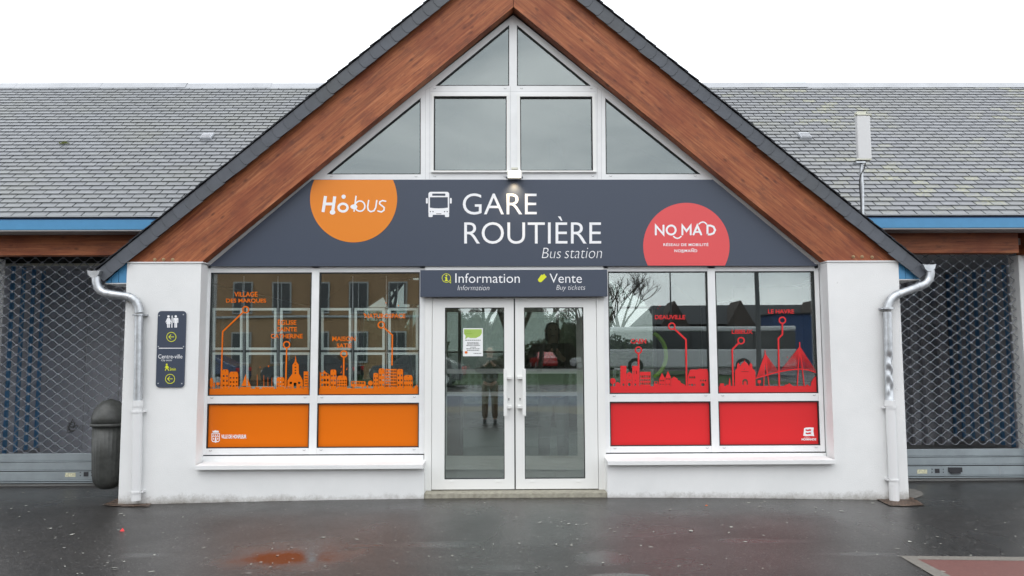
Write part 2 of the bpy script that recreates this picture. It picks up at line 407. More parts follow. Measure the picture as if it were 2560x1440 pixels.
M['litter'] = mat('pale_flakes', (.36, .36, .32, 1), .7)
M['moss'] = mat('moss', (.12, .14, .04, 1), .95)
M['antenna'] = mat('antenna_radome', (.66, .66, .66, 1), .4)
M['vent'] = mat('light_grey_vent', (.50, .52, .55, 1), .5)

# ================================================================== GROUND
def axis(a, b, dense0, dense1, step, coarse):
    out = []; x = a
    while x < b - 1e-6:
        out.append(x); x += step if dense0 <= x < dense1 else coarse
    out.append(b); return out
def ground_sheet(name, poly_or_none, m, dz):
    xs = axis(-400, 400, -10, 10, .4, 13); ys = axis(-400, 400, -8, 2.0, .25, 12)
    v = [(x, y, gz(x, y) + dz) for y in ys for x in xs]; n = len(xs)
    f = [(j * n + i, j * n + i + 1, (j + 1) * n + i + 1, (j + 1) * n + i) for j in range(len(ys) - 1) for i in range(n - 1)]
    return MB().add(v, f, True).build(name, m)
struct(ground_sheet('asphalt_ground', None, M['asphalt'], 0))
def patch(name, pts, m, dz, parent=None, thick=.0):
    "flat sheet with the given outline (x, y) lying on the ground"
    tris = tessellate_polygon([[Vector((p[0], p[1], 0)) for p in pts]])
    b = MB(); v = [(p[0], p[1], gz(p[0], p[1]) + dz) for p in pts]
    fs = []
    for t in tris:
        a, c, d = [v[i] for i in t]
        cr_ = (c[0] - a[0]) * (d[1] - a[1]) - (c[1] - a[1]) * (d[0] - a[0])
        fs.append(t if cr_ > 0 else t[::-1])
    return b.add(v, fs).build(name, m, parent)
# red paved area with its pale border strip, lower right
a = G(2248, 1391); b_ = G(2700, 1398); c_ = G(2295, 1400); d_ = G(2700, 1408)
e_ = G(2336, 1442); f_ = G(2378, 1442)
def ext(p, q, k): return (p.x + (q.x - p.x) * k, p.y + (q.y - p.y) * k)
struct(patch('border_strip', [(a.x, a.y), ext(a, e_, 3.0), ext(c_, f_, 3.0), (c_.x, c_.y), ext(c_, d_, 2), ext(a, b_, 2)], M['kerb'], .005))
struct(patch('red_paving', [(c_.x, c_.y), ext(c_, f_, 3.0), (9, ext(c_, f_, 3.0)[1]), ext(c_, d_, 2)], M['redpave'], .004))
# roads, pavements and grass on the far side of the station yard (seen mirrored in the glazing)
struct(patch('road', [(-200, -20), (200, -20), (200, -13.5), (-200, -13.5)], mat('blue_grey_road', (.075, .09, .13, 1), .5), .004))
struct(patch('pavement', [(-200, -13.5), (200, -13.5), (200, -10.2), (-200, -10.2)], mat('tan_pavement', (.20, .18, .14, 1), .6), .004))
struct(patch('lawn', [(-8, -50), (14, -50), (14, -27), (-8, -27)], mat('mown_grass', (.035, .07, .02, 1), .9, var=.3), .006))

# ================================================================== STATION HALL
XC = .111
hall = thing('station_hall', 'gabled white bus station hall with glazed front, timber rake beams and slate verge', 'building', (XC, .4, -.06))
YF = -.20                                      # outer face of the rendered wall
xl0 = W(307, 950, YF).x; xl1 = W(499, 800, YF).x; xr1 = W(2259, 950, YF).x; xr0 = W(2073, 800, YF).x
zt_l = W(410, 658, YF).z; zt_r = W(2150, 655, YF).z
xdl = W(1060, 1190, YF).x; xdr = W(1518, 1190, YF).x
zs = W(800, 1166, -.2).z; zsr = W(1800, 1160, -.2).z
wl = MB().poly([[(xl0, -.35), (xdl, -.35), (xdl, zs), (xl1, zs), (xl1, zt_l), (xl0, zt_l)]], YF, .12)
wl.box(xl0, .122, -.35, xl0 + .3, 7.0, zt_l)
wl.build('wall', M['wall'], hall, bevel=.012)
wr = MB().poly([[(xdr, -.35), (xr1, -.35), (xr1, zt_r), (xr0, zt_r), (xr0, zsr), (xdr, zsr)]], YF, .12)
wr.box(xr1 - .3, .122, -.35, xr1, 7.0, zt_r)
wr.build('wall', M['wall'], hall, bevel=.012)
for (x0, x1, z) in ((xl0, xl1, zt_l), (xr0, xr1, zt_r)):
    MB().box(x0 - .004, YF - .012, z + .001, x1 + .02, .1, z + .014).build('wall_capping', M['frame'], hall)
# window sills
for (p0, p1, yb, yt, yk) in ((487, 1058, 1171, 1160, 1149), (1519, 2089, 1165, 1154, 1143)):
    x0, x1 = W(p0, 1165, -.275).x, W(p1, 1165, -.275).x
    z0, z1, z2 = W(1280, yb, -.275).z, W(1280, yt, -.275).z, W(1280, yk, -.01).z
    s = MB(); prof = [(-.275, z0), (-.275, z1), (-.01, z2), (.05, z2), (.05, z0)]
    vs = [(x0, p[0], p[1]) for p in prof] + [(x1, p[0], p[1]) for p in prof]; n = 5
    s.add(vs, [(4, 3, 2, 1, 0), (5, 6, 7, 8, 9)] + [(i, (i + 1) % n, (i + 1) % n + n, i + n) for i in range(n)])
    sl = s.build('window_sill', M['wall'], hall, bevel=.004)
# storefront windows ------------------------------------------------
ZP = [2.356, 1.008, .924, .443]
XL = [(-3.23, -2.12), (-2.037, -.93)]; XR = [(1.152, 2.258), (2.343, 3.449)]
ZTOP = W(1280, 662, 0).z
def grid_frame(xs, zo, x0, x1, z0, z1, yf=0.0, yb=.07):
    b = MB(); cols = [x0] + [q for p in xs for q in p] + [x1]
    for i in range(0, len(cols), 2): b.box(cols[i], yf, z0, cols[i + 1], yb, z1)
    for (u, v) in xs:
        zz = [z1] + [q for p in zo for q in p] + [z0]
        for i in range(0, len(zz), 2): b.box(u, yf + .003, zz[i + 1], v, yb - .003, zz[i])
    return b
def gasket(b, x0, x1, z0, z1, w=.011, y=.006):
    b.poly([[(x0, z0), (x1, z0), (x1, z1), (x0, z1)], [(x0 + w, z0 + w), (x1 - w, z0 + w), (x1 - w, z1 - w), (x0 + w, z1 - w)]], y, .028)
YG = .030                                      # face of the glass
wins = []
for side, xs in ((0, XL), (1, XR)):
    dz = 0.0
    w = grid_frame(xs, [(ZP[0], ZP[1]), (ZP[2], ZP[3])], xs[0][0] - (.05 if side == 0 else .075), xs[1][1] + (.06 if side == 0 else .05), .375, ZTOP).build('storefront_window', M['frame'], hall, bevel=.003)
    wins.append(w)
    MB().box(xs[0][0] - .07, -.012, .298, xs[1][1] + .055, .06, .363).build('sub_sill', M['frame'], w, bevel=.003)
    MB().box(xs[0][0] - .07, .004, .3632, xs[1][1] + .055, .06, .3745).build('shadow_gap', M['gasket'], w)
    for (u, v) in xs:
        MB().box(u, YG, ZP[1], v, YG + .012, ZP[0]).build('glass_pane', M['glass'], w)
        MB().box(u, YG, ZP[3], v, YG + .012, ZP[2]).build('lower_panel', M['orange' if side == 0 else 'red'], w, label='%s opaque lower panel' % ('orange' if side == 0 else 'red'))
        g = MB(); gasket(g, u, v, ZP[1], ZP[0]); gasket(g, u, v, ZP[3], ZP[2]); g.build('gasket', M['gasket'], w)
    g = MB()
    for (u, v) in xs:
        for x in (u + .05, v - .05):
            for z in (ZP[1] - .02, ZP[3] - .02):
                g.tube([(x - .013, -.001, z + .005), (x - .009, -.001, z - .005), (x + .009, -.001, z - .005), (x + .013, -.001, z + .005)], .0028, 5)
    g.build('drain_cap', mat('drain_cap_grey', (.42, .42, .42, 1), .5), w, stuff=True)
# gable window ---------------------------------------------------------
panes = [
    [(1273, 62), (1273, 214.7), (1087.8, 214.7)], [(1292.3, 62.3), (1477.6, 214.7), (1292.3, 214.7)],
    [(1084.6, 241), (1266.7, 241), (1266.7, 427), (1084, 427)], [(1299.8, 241.8), (1480.5, 241.8), (1482.6, 427), (1300.8, 427)],
    [(1051.8, 244.4), (1051.8, 435.8), (816, 436)], [(1513, 244.4), (1752, 435.5), (1514.6, 435.5)]]
gw = MB().polypx([[(1283, 37), (490, 671), (2075, 671)]] + [[(p[0], p[1]) for p in q] for q in panes], 0.0, .07).build('gable_window', M['frame'], hall)
for q in panes:
    MB().polypx([q], YG, YG + .012).build('glass_pane', M['glass2'], gw)
def inset(poly, d):
    n = len(poly); ar = sum(poly[i][0] * poly[(i + 1) % n][1] - poly[(i + 1) % n][0] * poly[i][1] for i in range(n))
    if ar < 0: poly = poly[::-1]
    out = []
    for i in range(n):
        a, b, c = Vector(poly[i - 1]), Vector(poly[i]), Vector(poly[(i + 1) % n])
        e1 = (b - a).normalized(); e2 = (c - b).normalized()
        n1 = Vector((-e1.y, e1.x)); n2 = Vector((-e2.y, e2.x)); bi = (n1 + n2); bi /= max(.25, bi.dot(n1))
        out.append(tuple(b + bi * d))
    return poly, out
gk = MB()
for q in panes:
    qq = [(W(p[0], p[1], 0).x, W(p[0], p[1], 0).z) for p in q]
    o_, i_ = inset(qq, .011); gk.poly([o_, i_], .006, .028)
gk.build('gasket', M['gasket'], gw)
for (x0, y0, x1, y1, q) in ((1078.8, 234.5, 1273.2, 433.5, 2), (1293, 234.5, 1489, 433.5, 3)):
    pa = W(x0, (y0 + y1) / 2, 0); pb = W(x1, (y0 + y1) / 2, 0); za, zb = W(1280, y1, 0).z, W(1280, y0, 0).z
    qq = [(W(p[0], p[1], 0).x, W(p[0], p[1], 0).z) for p in panes[q]]
    MB().poly([[(pa.x, za), (pb.x, za), (pb.x, zb), (pa.x, zb)], qq], -.012, -.0005).build('opening_sash', M['door'], gw, bevel=.002)
    MB().box(pa.x - .004, -.03, za + .008, pb.x + .004, -.0125, za + .022).build('sash_lip', M['door'], gw)
g = MB()
for (px, py) in ((1087, 221), (1263, 221), (1304, 221), (1478, 221), (828, 441), (1040, 441), (1087, 441), (1262, 441), (1482, 440), (1527, 440), (1738, 440)):
    p = W(px, py, 0); g.tube([(p.x - .013, -.001, p.z + .006), (p.x - .009, -.001, p.z - .005), (p.x + .009, -.001, p.z - .005), (p.x + .013, -.001, p.z + .006)], .0028, 5)
g.build('drain_cap', bpy.data.materials['drain_cap_grey'], gw, stuff=True)
g = MB()
for (a, b_) in (((1063.5, 226), (1063.5, 448)), ((1074.5, 219), (1074.5, 448)), ((1493, 219), (1493, 448)), ((1503.5, 226), (1503.5, 448)), ((1084, 214), (1062, 226)), ((1482, 214), (1504, 226)), ((1076, 228.5), (1490, 228.5)), ((1276, 216), (1276, 430))):
    p, q = W(*a, 0), W(*b_, 0); g.tube([(p.x, .0005, p.z), (q.x, .0005, q.z)], .0016, 4)
g.build('frame_joint', mat('joint_line', (.36, .36, .36, 1), .8), gw, stuff=True)

# timber rake beams ------------------------------------------------------
def rake_beam(sgn):
    if sgn < 0: q = [(319, 656), (502, 656), (1283, 17.6), (1283, -128)]
    else: q = [(2244, 653), (2063, 653), (1284.2, 17.6), (1284.2, -128)]
    yf = -.17
    P = [W(p[0], p[1], yf) for p in q]
    a = P[0]; b = P[3]; ang = math.atan2(b.z - a.z, b.x - a.x)
    loc = P[1]
    ca, sa = math.cos(-ang), math.sin(-ang)
    L = [((p.x - loc.x) * ca - (p.z - loc.z) * sa, (p.x - loc.x) * sa + (p.z - loc.z) * ca) for p in P]
    m = MB().poly([L], 0, .14)
    o = bpy.data.objects.new('rake_beam', m.mesh('rake_beam', M['wood'])); link(o, hall)
    # local X runs along the beam
    o.matrix_parent_inverse = wmat(o.parent).inverted()
    o.location = (loc.x, yf, loc.z); o.rotation_euler = (0, -ang, 0)
    bv = o.modifiers.new('bevel', 'BEVEL'); bv.width = .006; bv.segments = 2
    return o
beams = [rake_beam(-1), rake_beam(1)]
for i, pts in enumerate((((387, 649), (409, 649), (432, 649)), ((2133, 642), (2155, 642), (2180, 643)))):
    for (px, py) in pts:
        p = W(px, py, -.172); b = MB()
        b.tube([(p.x, -.17, p.z), (p.x, -.178, p.z)], .018, 12); b.tube([(p.x, -.178, p.z), (p.x, -.192, p.z), (p.x, -.199, p.z)], [.013, .011, .004], 10)
        b.build('bolt', M['brass'], beams[i])
# roof of the hall ----------------------------------------------------------
YV = -.235
def rp(px, py): p = W(px, py, YV); return Vector((p.x, p.z))
# lower line of the verge band and its outer line
apex = None
for sgn in (-1, 1):
    if sgn < 0: lo0, lo1, up0 = rp(257, 706), rp(1126, 0), rp(247, 672)
    else: lo0, lo1, up0 = rp(2302, 700), rp(1440, 0), rp(2316, 664)
    d = (lo1 - lo0).normalized(); n = Vector((-d.y, d.x)) * (1 if sgn < 0 else -1)
    if n.y < 0: n = -n
    th = (up0 - lo0).dot(n)
    th = .150
    # run to the centre line
    kx = (XC - lo0.x) / d.x
    lo_end = lo0 + d * kx
    s0 = -.01
    # slab: the roof deck
    a0 = lo0 + n * (th * .25); a1 = lo_end + n * (th * .25); u0 = lo0 + n * th; u1 = lo_end + n * th
    kk = (XC - u1.x) / d.x; u1 = u1 + d * kk
    kk = (XC - a1.x) / d.x; a1 = a1 + d * kk
    rf = MB().poly([[tuple(a0), tuple(a1), tuple(u1), tuple(u0)]], YV + .035, 7.3).build('roof', M['darkslate'], hall)
    # verge slates, one by one along the front edge of the roof
    L = (lo_end - lo0).length; step = .152; N = int(L / step) + 1
    for i in range(N):
        s = i * step
        w_ = step * 1.28; hh = th * .92
        jig = random.uniform(-.004, .004)
        # local frame: s along the slope, t up across it; the upper end tucks under the next
        pts = [(s, 0.004 + jig), (s + step - .0022, 0.0 + jig), (s + step - .0242, .028), (s + step - .0272, hh * .66), (s + step - .0032, hh), (s, hh), (s - .025, hh * .66), (s - .022, .028)]
        if i == 0: pts = [(.02, 0), (step - .0022, 0), (step - .0242, .028), (step - .0272, hh * .66), (step - .0032, hh), (.0, hh)]
        pp = [lo0 + d * min(p[0], L - .001) + n * p[1] for p in pts]
        m = MB(); nn = len(pp)
        yy = [YV - .005 * (1 - (min(p[0], L) - s) / w_) - random.uniform(0, .002) for p in pts]
        vs = [(pp[j].x, yy[j] - .006, pp[j].y) for j in range(nn)] + [(pp[j].x, yy[j] + .004, pp[j].y) for j in range(nn)]
        fr = tuple(range(nn)); bk = tuple(j + nn for j in range(nn))
        if sgn > 0: fr = fr[::-1]; bk = bk[::-1]
        m.add(vs, [fr, bk[::-1]] + [(j, (j + 1) % nn, (j + 1) % nn + nn, j + nn) for j in range(nn)])
        m.build('verge_slate', M['verge'], rf)
    # first row of roof slates seen edge on
    for i in range(N):
        s = i * step + .03; w_ = step * 1.25
        p0 = lo0 + d * s + n * (th + .012 + random.uniform(0, .004)); p1 = lo0 + d * min(s + w_, L) + n * (th + .003)
        x0, z0, x1, z1 = p0.x, p0.y, p1.x, p1.y
        yv = YV - .022 - random.uniform(0, .008)
        vs = []
        for (x, z) in ((x0, z0), (x1, z1)):
            for dt in (0, -.008):
                for y in (yv, YV + .25): vs.append((x + n.x * dt, y, z + n.y * dt))
        MB().add(vs, [(0, 1, 5, 4), (2, 6, 7, 3), (0, 4, 6, 2), (1, 3, 7, 5), (0, 2, 3, 1), (4, 5, 7, 6)]).build('edge_slate', M['darkslate'], rf)
    # blue boards closing the eave
    yb = -.19
    if sgn < 0: tri = [(262, 707), (318, 707), (318.5, 655)]; cuts = (278.5, 296.5)
    else: tri = [(2244, 654), (2247, 697.5), (2300, 697.5)]; cuts = (2264.5, 2283)
    xs_ = sorted([p[0] for p in tri]); bounds = [xs_[0]] + list(cuts) + [xs_[-1]]
    if sgn < 0: top = lambda x: 707 - (x - 262) * (52 / 56.5); bot = 707; lo_, hi_ = 262, 318.3
    else: top = lambda x: 697.5 - (2300 - x) * (43.5 / 56); bot = 697.5; lo_, hi_ = 2245.5, 2300
    bd = [lo_] + list(cuts) + [hi_]
    for k in range(3):
        x0, x1 = bd[k] + .7, bd[k + 1] - .7
        q = [(x0, bot), (x1, bot), (x1, top(x1)), (x0, top(x0))]
        if abs(top(x0) - bot) < 3: q = [(x0, bot), (x1, bot), (x1, top(x1))]
        if abs(top(x1) - bot) < 3: q = [(x0, bot), (x1, bot), (x0, top(x0))]
        MB().polypx([q], yb, yb + .02).build('cladding_board', M['blue'], hall, label='small sky-blue board closing the eave')
    xa, xb = W(lo_, bot, yb).x, W(hi_, bot, yb).x; zb = W(lo_, bot, yb).z
    MB().box(xa, yb + .004, zb - .012, xb, 6.8, zb - .001).build('soffit_board', M['frame'], hall)
    MB().poly([[(xa, zb), (xb, zb), (xb if sgn < 0 else xa, zb + .2)]], yb + .022, yb + .04).build('cladding_backing', M['blue_dark'], hall)

# door --------------------------------------------------------------------
zd0 = W(1285, 1222, 0).z; zd1 = W(1285, 745.5, 0).z
xj = [W(p, 985, 0).x for p in (1062, 1080.5, 1285.2, 1288.5, 1492.5, 1512)]
MB().poly([[(xj[0], zd0 - .01), (xj[0], ZTOP), (xj[5], ZTOP), (xj[5], zd0 - .01), (xj[4] + .004, zd0 - .01), (xj[4] + .004, zd1 + .006), (xj[1] - .004, zd1 + .006), (xj[1] - .004, zd0 - .01)]], -.025, .09).build('door_casing', M['door'], hall, bevel=.003)
MB().box(xdl + .002, -.19, -.3, xdr - .002, .12, zd0 - .012).build('threshold', M['stone'], hall, bevel=.004)
gx = [(W(1112, 985, 0).x, W(1261, 985, 0).x), (W(1311, 985, 0).x, W(1460.5, 985, 0).x)]; gz0, gz1 = W(1285, 1197, 0).z, W(1285, 769, 0).z
for k in (0, 1):
    x0, x1 = (xj[1], xj[2]) if k == 0 else (xj[3], xj[4])
    u, v = gx[k]
    dl = MB().poly([[(x0, zd0), (x1, zd0), (x1, zd1), (x0, zd1)], [(u, gz0), (v, gz0), (v, gz1), (u, gz1)]], -.02, .05).build('glazed_door', M['door'], hall, bevel=.004, label='left leaf of the glazed double door' if k == 0 else 'right leaf of the glazed double door')
    MB().box(u, .01, gz0, v, .02, gz1).build('glass_pane', M['glass'], dl)
    g = MB(); gasket(g, u, v, gz0, gz1, .007, -.004); g.build('gasket', M['gasket'], dl)
    # pull handle with two brackets
    hx = W(1263.2 if k == 0 else 1310.5, 980, -.09).x; h0, h1 = W(1285, 1040, -.09).z, W(1285, 922, -.09).z
    h = MB().box(hx - .018, -.105, h0, hx + .018, -.075, h1)
    bx_ = W(1272 if k == 0 else 1300, 980, -.03).x
    for py in (944, 1017): zc = W(1285, py, -.03).z; h.box(min(bx_ - .028, hx), -.076, zc - .016, max(bx_ + .028, hx), -.05, zc + .016); h.box(bx_ - .03, -.052, zc - .018, bx_ + .03, -.0205, zc + .018)
    h.build('door_handle', M['door'], dl, bevel=.004)
    kz = W(1285, 997, -.03).z
    MB().box(bx_ - .012, -.026, kz - .045, bx_ + .012, -.0205, kz + .03).build('lock_plate', M['door'], dl, bevel=.002)
    MB().tube([(bx_, -.0262, kz), (bx_, -.029, kz)], .007, 8).box(bx_ - .003, -.0285, kz - .02, bx_ + .003, -.0263, kz).build('keyhole', M['ink'], dl)
    for px in ((1129, 1246) if k == 0 else (1331, 1446)):
        p = W(px, 1204, -.02); MB().box(p.x - .022, -.026, p.z - .005, p.x + .022, -.0205, p.z + .006).build('drain_cap', M['door'], dl)
MB().box(xj[2] + .001, .0, zd0, xj[3] - .001, .04, zd1).build('meeting_seal', M['gasket'], hall)

# interior ------------------------------------------------------------------
MB().box(xl0 + .31, .125, -.3, xr1 - .31, 6.95, -.045).build('interior_floor', M['tile'], hall)
zc0 = zt_l + .02
ap_z = W(1283, -110, YV).z
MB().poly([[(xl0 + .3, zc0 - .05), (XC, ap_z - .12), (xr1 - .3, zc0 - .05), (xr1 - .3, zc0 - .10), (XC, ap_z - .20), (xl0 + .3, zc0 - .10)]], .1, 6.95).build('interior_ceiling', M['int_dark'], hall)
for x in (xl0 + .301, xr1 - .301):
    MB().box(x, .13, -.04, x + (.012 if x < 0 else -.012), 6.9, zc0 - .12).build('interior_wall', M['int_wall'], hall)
# rear gable glazing
YR = 7.0
def rr(px, py): p = W(px, py, YR); return (p.x, p.z)
hole = [rr(905, 1010), rr(905, 775), rr(1272, 530), rr(1637, 768), rr(1637, 1010)]
outer = [(xl0, -.3), (xr1, -.3), (xr1, zt_r + .1), (XC, ap_z - .1), (xl0, zt_l + .1)]
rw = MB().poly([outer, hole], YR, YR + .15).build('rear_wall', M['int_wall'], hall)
MB().poly([hole], YR + .05, YR + .06).build('rear_glass', M['glass3'], rw)
b = MB()
for px in (905, 1027, 1149, 1272, 1394, 1515, 1637): x = rr(px, 900)[0]; b.box(x - .03, YR - .02, -.05, x + .03, YR + .03, (2.4 + (1 - abs(px - 1271) / 366) * 1.9))
for py in (770, 880): b.box(hole[0][0], YR - .015, rr(1272, py)[1] - .02, hole[3][0], YR + .02, rr(1272, py)[1] + .02)
b.build('rear_mullion', M['frame'], rw)
# vestibule: inner glazed doors, floor tiles and side screens
YI = 1.35
def ii(px, py): p = W(px, py, YI); return (p.x, p.z)
a0 = ii(1088, 1176); a1 = ii(1472, 742)
for k in (0, 1):
    o_ = [(1095, 1174), (1285, 1174), (1285, 764), (1095, 764)] if k == 0 else [(1287, 1174), (1474, 1174), (1474, 764), (1287, 764)]
    h_ = [(1117, 1140), (1272, 1140), (1272, 780), (1117, 780)] if k == 0 else [(1300, 1140), (1444.5, 1140), (1440, 780), (1300, 780)]
    idr = MB().polypx([o_, h_], YI, YI + .05).build('inner_door', M['int_frame'], hall)
    MB().polypx([h_], YI + .02, YI + .026).build('glass_pane', m_glass('inner_glass', .05, (.78, .82, .80, 1)) if k == 0 else bpy.data.materials['inner_glass'], idr)
    for (y0, y1) in ((922, 934), (980, 990)):
        MB().boxpx(h_[0][0] + 1, y0, h_[1][0] - 1, y1, YI - .03, YI - .002).build('push_bar', M['door'], idr)
MB().box(xl0 + .32, YI, 2.5, xr1 - .32, YI + .06, 2.75).build('interior_beam', M['int_dark'], hall)
tl_m = MB().box(-.198, -.198, -.012, .198, .198, 0).mesh('floor_tile', M['tile'])
for i in range(9):
    for j in range(3):
        o = bpy.data.objects.new('floor_tile', tl_m); link(o, hall); o.matrix_parent_inverse = wmat(o.parent).inverted()
        o.location = (XC - 1.72 + i * .405, .335 + j * .405, -.028)

# ================================================================== WINGS
YE = .36; ZE = W(640, 538, YE).z; SL = .84
lo_y, hi_y = 1.0, 8.0
for _ in range(40):
    m_ = (lo_y + hi_y) / 2
    if W(640, 211, m_).z < ZE + SL * (m_ - YE): hi_y = m_
    else: lo_y = m_
YRG = m_; ZRG = ZE + SL * (YRG - YE)
YS = .95
zb0, zb1 = W(640, 637, .66).z, W(640, 577, .66).z
def hall_roof_z(x): return ap_z + .14 - .812 * abs(x - XC)
sl_ang = math.atan(SL)
wings = []
for sgn in (-1, 1):
    xin = xl0 if sgn < 0 else xr1
    xout = -10.5 if sgn < 0 else 10.5
    wg = thing('station_wing', 'low slate-roofed wing with a roller grille, left of the gabled hall' if sgn < 0 else 'low slate-roofed wing with lichen on its slates, right of the gabled hall', 'building', ((xin + xout) / 2, 2, -.11), group='low side wings of the station')
    wings.append(wg)
    X0, X1 = min(xin, xout), max(xin, xout)
    xv = -.6 if sgn < 0 else .8                 # the wing roof runs on under the hall roof
    A, B_ = (xout, xv) if sgn < 0 else (xv, xout)
    t_ = .03
    rb = MB(); vs = []
    for x in (A, B_):
        vs += [(x, YE, ZE - .02), (x, YRG, ZRG - .02), (x, 2 * YRG - YE, ZE - .02), (x, 2 * YRG - YE, ZE - .12), (x, YRG, ZRG - .12), (x, YE, ZE - .12)]
    # cut the deck back so that it stays under the hall roof
    rb.add(vs, [(0, 6, 7, 1), (1, 7, 8, 2), (2, 8, 9, 3), (3, 9, 10, 4), (4, 10, 11, 5), (5, 11, 6, 0), (0, 1, 2, 3, 4, 5), (6, 11, 10, 9, 8, 7)])
    rf = rb.build('roof', M['under'], wg)
    # slates
    SW, EX = .201, .108
    length = math.hypot(YRG - YE, ZRG - ZE); rows = int(length / EX)
    mats = M['slate'] if sgn < 0 else M['slate_lichen']
    protos = []
    for v in range(4):
        hw = SW / 2 - .0052 - random.uniform(0, .002); j1, j2 = random.uniform(-.002, .002), random.uniform(-.002, .002)
        L_ = EX * 1.05; th = .010
        vs = [(-hw, -.0 + j1, .0145), (hw, .0 + j2, .0145), (hw, L_, .002), (-hw, L_, .002)]
        vs += [(x, y, z - th) for (x, y, z) in vs]
        m = MB().add(vs, [(0, 1, 2, 3), (7, 6, 5, 4), (0, 4, 5, 1), (1, 5, 6, 2), (2, 6, 7, 3), (3, 7, 4, 0)])
        protos.append((m.mesh('slate', mats), m))
    cand = []
    for r in range(rows):
        yy = YE - .012 + r * EX * math.cos(sl_ang); zz = ZE - .018 + r * EX * math.sin(sl_ang)
        off = (r % 2) * SW / 2 + random.uniform(-.006, .006)
        n = int((B_ - A) / SW)
        for i in range(n):
            x = A + (i + .5) * SW + off
            if hall_roof_z(x) > zz + .22: continue
            # visible in the frame?
            d = Vector((x, yy, zz)) - CAM_POS; dep = d.dot(FW); u = 1280 + FPX * d.dot(RT) / dep; v_ = 720 - FPX * d.dot(UP) / dep
            vis = -20 < u < 2580
            zr = hall_roof_z(x)
            cand.append((x, yy, zz, r, vis, dep))
    inview = sorted([c for c in cand if c[4]], key=lambda c: (c[3], abs(c[0])))
    single = set(id(c) for c in inview[:300])
    rest = MB()
    for c in cand:
        x, yy, zz = c[:3]; v = random.randrange(4); rot = random.gauss(0, .006)
        Mx = Matrix.Translation((x + random.uniform(-.0012, .0012), yy, zz + random.uniform(0, .002))) @ Matrix.Rotation(sl_ang, 4, 'X') @ Matrix.Rotation(rot, 4, 'Z')
        if id(c) in single:
            o = bpy.data.objects.new('slate', protos[v][0]); link(o, rf)
            o.matrix_parent_inverse = wmat(o.parent).inverted(); o.matrix_basis = Mx
        else:
            rest.add([Mx @ Vector(q) for q in protos[v][1].v], protos[v][1].f)
    rest.build('slate_courses', mats, rf, stuff=True)
    # ridge flashing in lengths
    x = A
    while x < B_ - .3:
        if hall_roof_z(x + 1.0 if sgn < 0 else x - .2) > ZRG + .3 and abs(x) < 1.5: pass
        L_ = min(1.35, B_ - x)
        dz = random.uniform(-.006, .008)
        vs = []
        for xx, e in ((x, 0), (x + L_ + .04, .006)):
            vs += [(xx, YRG - .13, ZRG - .105 + dz + e), (xx, YRG - .03, ZRG + .012 + dz + e), (xx, YRG + .03, ZRG + .012 + dz + e), (xx, YRG + .13, ZRG - .105 + dz + e)]
        MB().add(vs, [(0, 4, 5, 1), (1, 5, 6, 2), (2, 6, 7, 3)]).build('ridge_flashing', M['zincstrip'], wg)
        x += 1.35
    # eave: zinc drip, blue fascia, recess shade put into its darker blue
    e0, e1 = (xout, xin + .62) if sgn < 0 else (xin - .62, xout)
    if sgn < 0: e1 = W(405, 540, YE).x + .25
    else: e0 = W(2160, 540, YE).x - .25
    MB().box(e0, YE - .035, ZE - .022, e1, YE + .02, ZE - .012).build('drip_edge', M['zincstrip'], wg)
    z1 = W(640, 540.5, YE).z; z2 = W(640, 549, YE).z; z3 = W(640, 574, YE).z
    MB().box(e0, YE + .012, z2 - .005, e1, YE + .06, ZE - .023).build('fascia_shade_recess', M['blue_dark'], wg)
    MB().box(e0, YE - .002, z2 - .001, e1, YE + .011, z2 + .014).build('fascia_shade_lip', M['blue_dark'], wg)
    MB().box(e0, YE - .02, z3, e1, YE + .011, z2 - .003).build('fascia_board', M['blue'], wg, bevel=.003)
    MB().box(e0, YE - .015, z3 - .016, e1, .64, z3 - .002).build('soffit_board', mat('grey_soffit', (.32, .31, .31, 1), .8) if sgn < 0 else bpy.data.materials['grey_soffit'], wg)
    # timber eave beam
    bx0, bx1 = (xout, xin + .30) if sgn < 0 else (xin - .25, W(2546, 600, .66).x)
    bo = MB().box(bx0 - (bx0 + bx1) / 2, 0, 0, bx1 - (bx0 + bx1) / 2, .16, zb1 - zb0 + .03)
    o = bpy.data.objects.new('eave_beam', bo.mesh('eave_beam', M['wood'])); link(o, wg); o.matrix_parent_inverse = wmat(o.parent).inverted()
    o.location = ((bx0 + bx1) / 2, .66, zb0)
    bv = o.modifiers.new('bevel', 'BEVEL'); bv.width = .006; bv.segments = 2
    # outer pillar of the opening
    if sgn < 0: p0, p1 = W(-60, 900, .8).x - .3, W(1, 900, 1.05).x
    else: p0, p1 = W(2544, 900, .98).x, W(2544, 900, .98).x + .45
    MB().box(p0, .86, -.3, p1, 1.06, zb0 - .002).build('pillar', M['wall'], wg, bevel=.01)
    if sgn > 0: MB().box(p0 + .02, .70, zb0, p1, .92, zb1).build('beam_end', M['wood'], wg)
    # porch behind the grille
    XS = -7.2 if sgn < 0 else 7.6
    YB = 3.6 if sgn < 0 else 4.6
    px0, px1 = (XS, xin) if sgn < 0 else (xin, XS)
    MB().box(px0, YB, -.2, px1, YB + .15, 3.0).build('porch_wall', M['porch'], wg)
    MB().box(XS - .15 if sgn < 0 else XS, 1.15, -.2, XS if sgn < 0 else XS + .15, YB, 3.0).build('porch_wall', M['porch'], wg)
    MB().box(px0, YS + .03, -.3, px1, YB, -.085).build('porch_bounce_floor', mat('pale_bounce_floor', (.42, .42, .41, 1), .8, var=.1) if sgn < 0 else bpy.data.materials['pale_bounce_floor'], wg)  # pale sheet added to bounce light into the porch
    MB().box(px0, .83, 2.76, px1, YB, 2.84).build('porch_ceiling', M['ceiling'], wg)
    # the closed part of the wing outside the picture
    ex0, ex1 = (xout, p0) if sgn < 0 else (p1, xout)
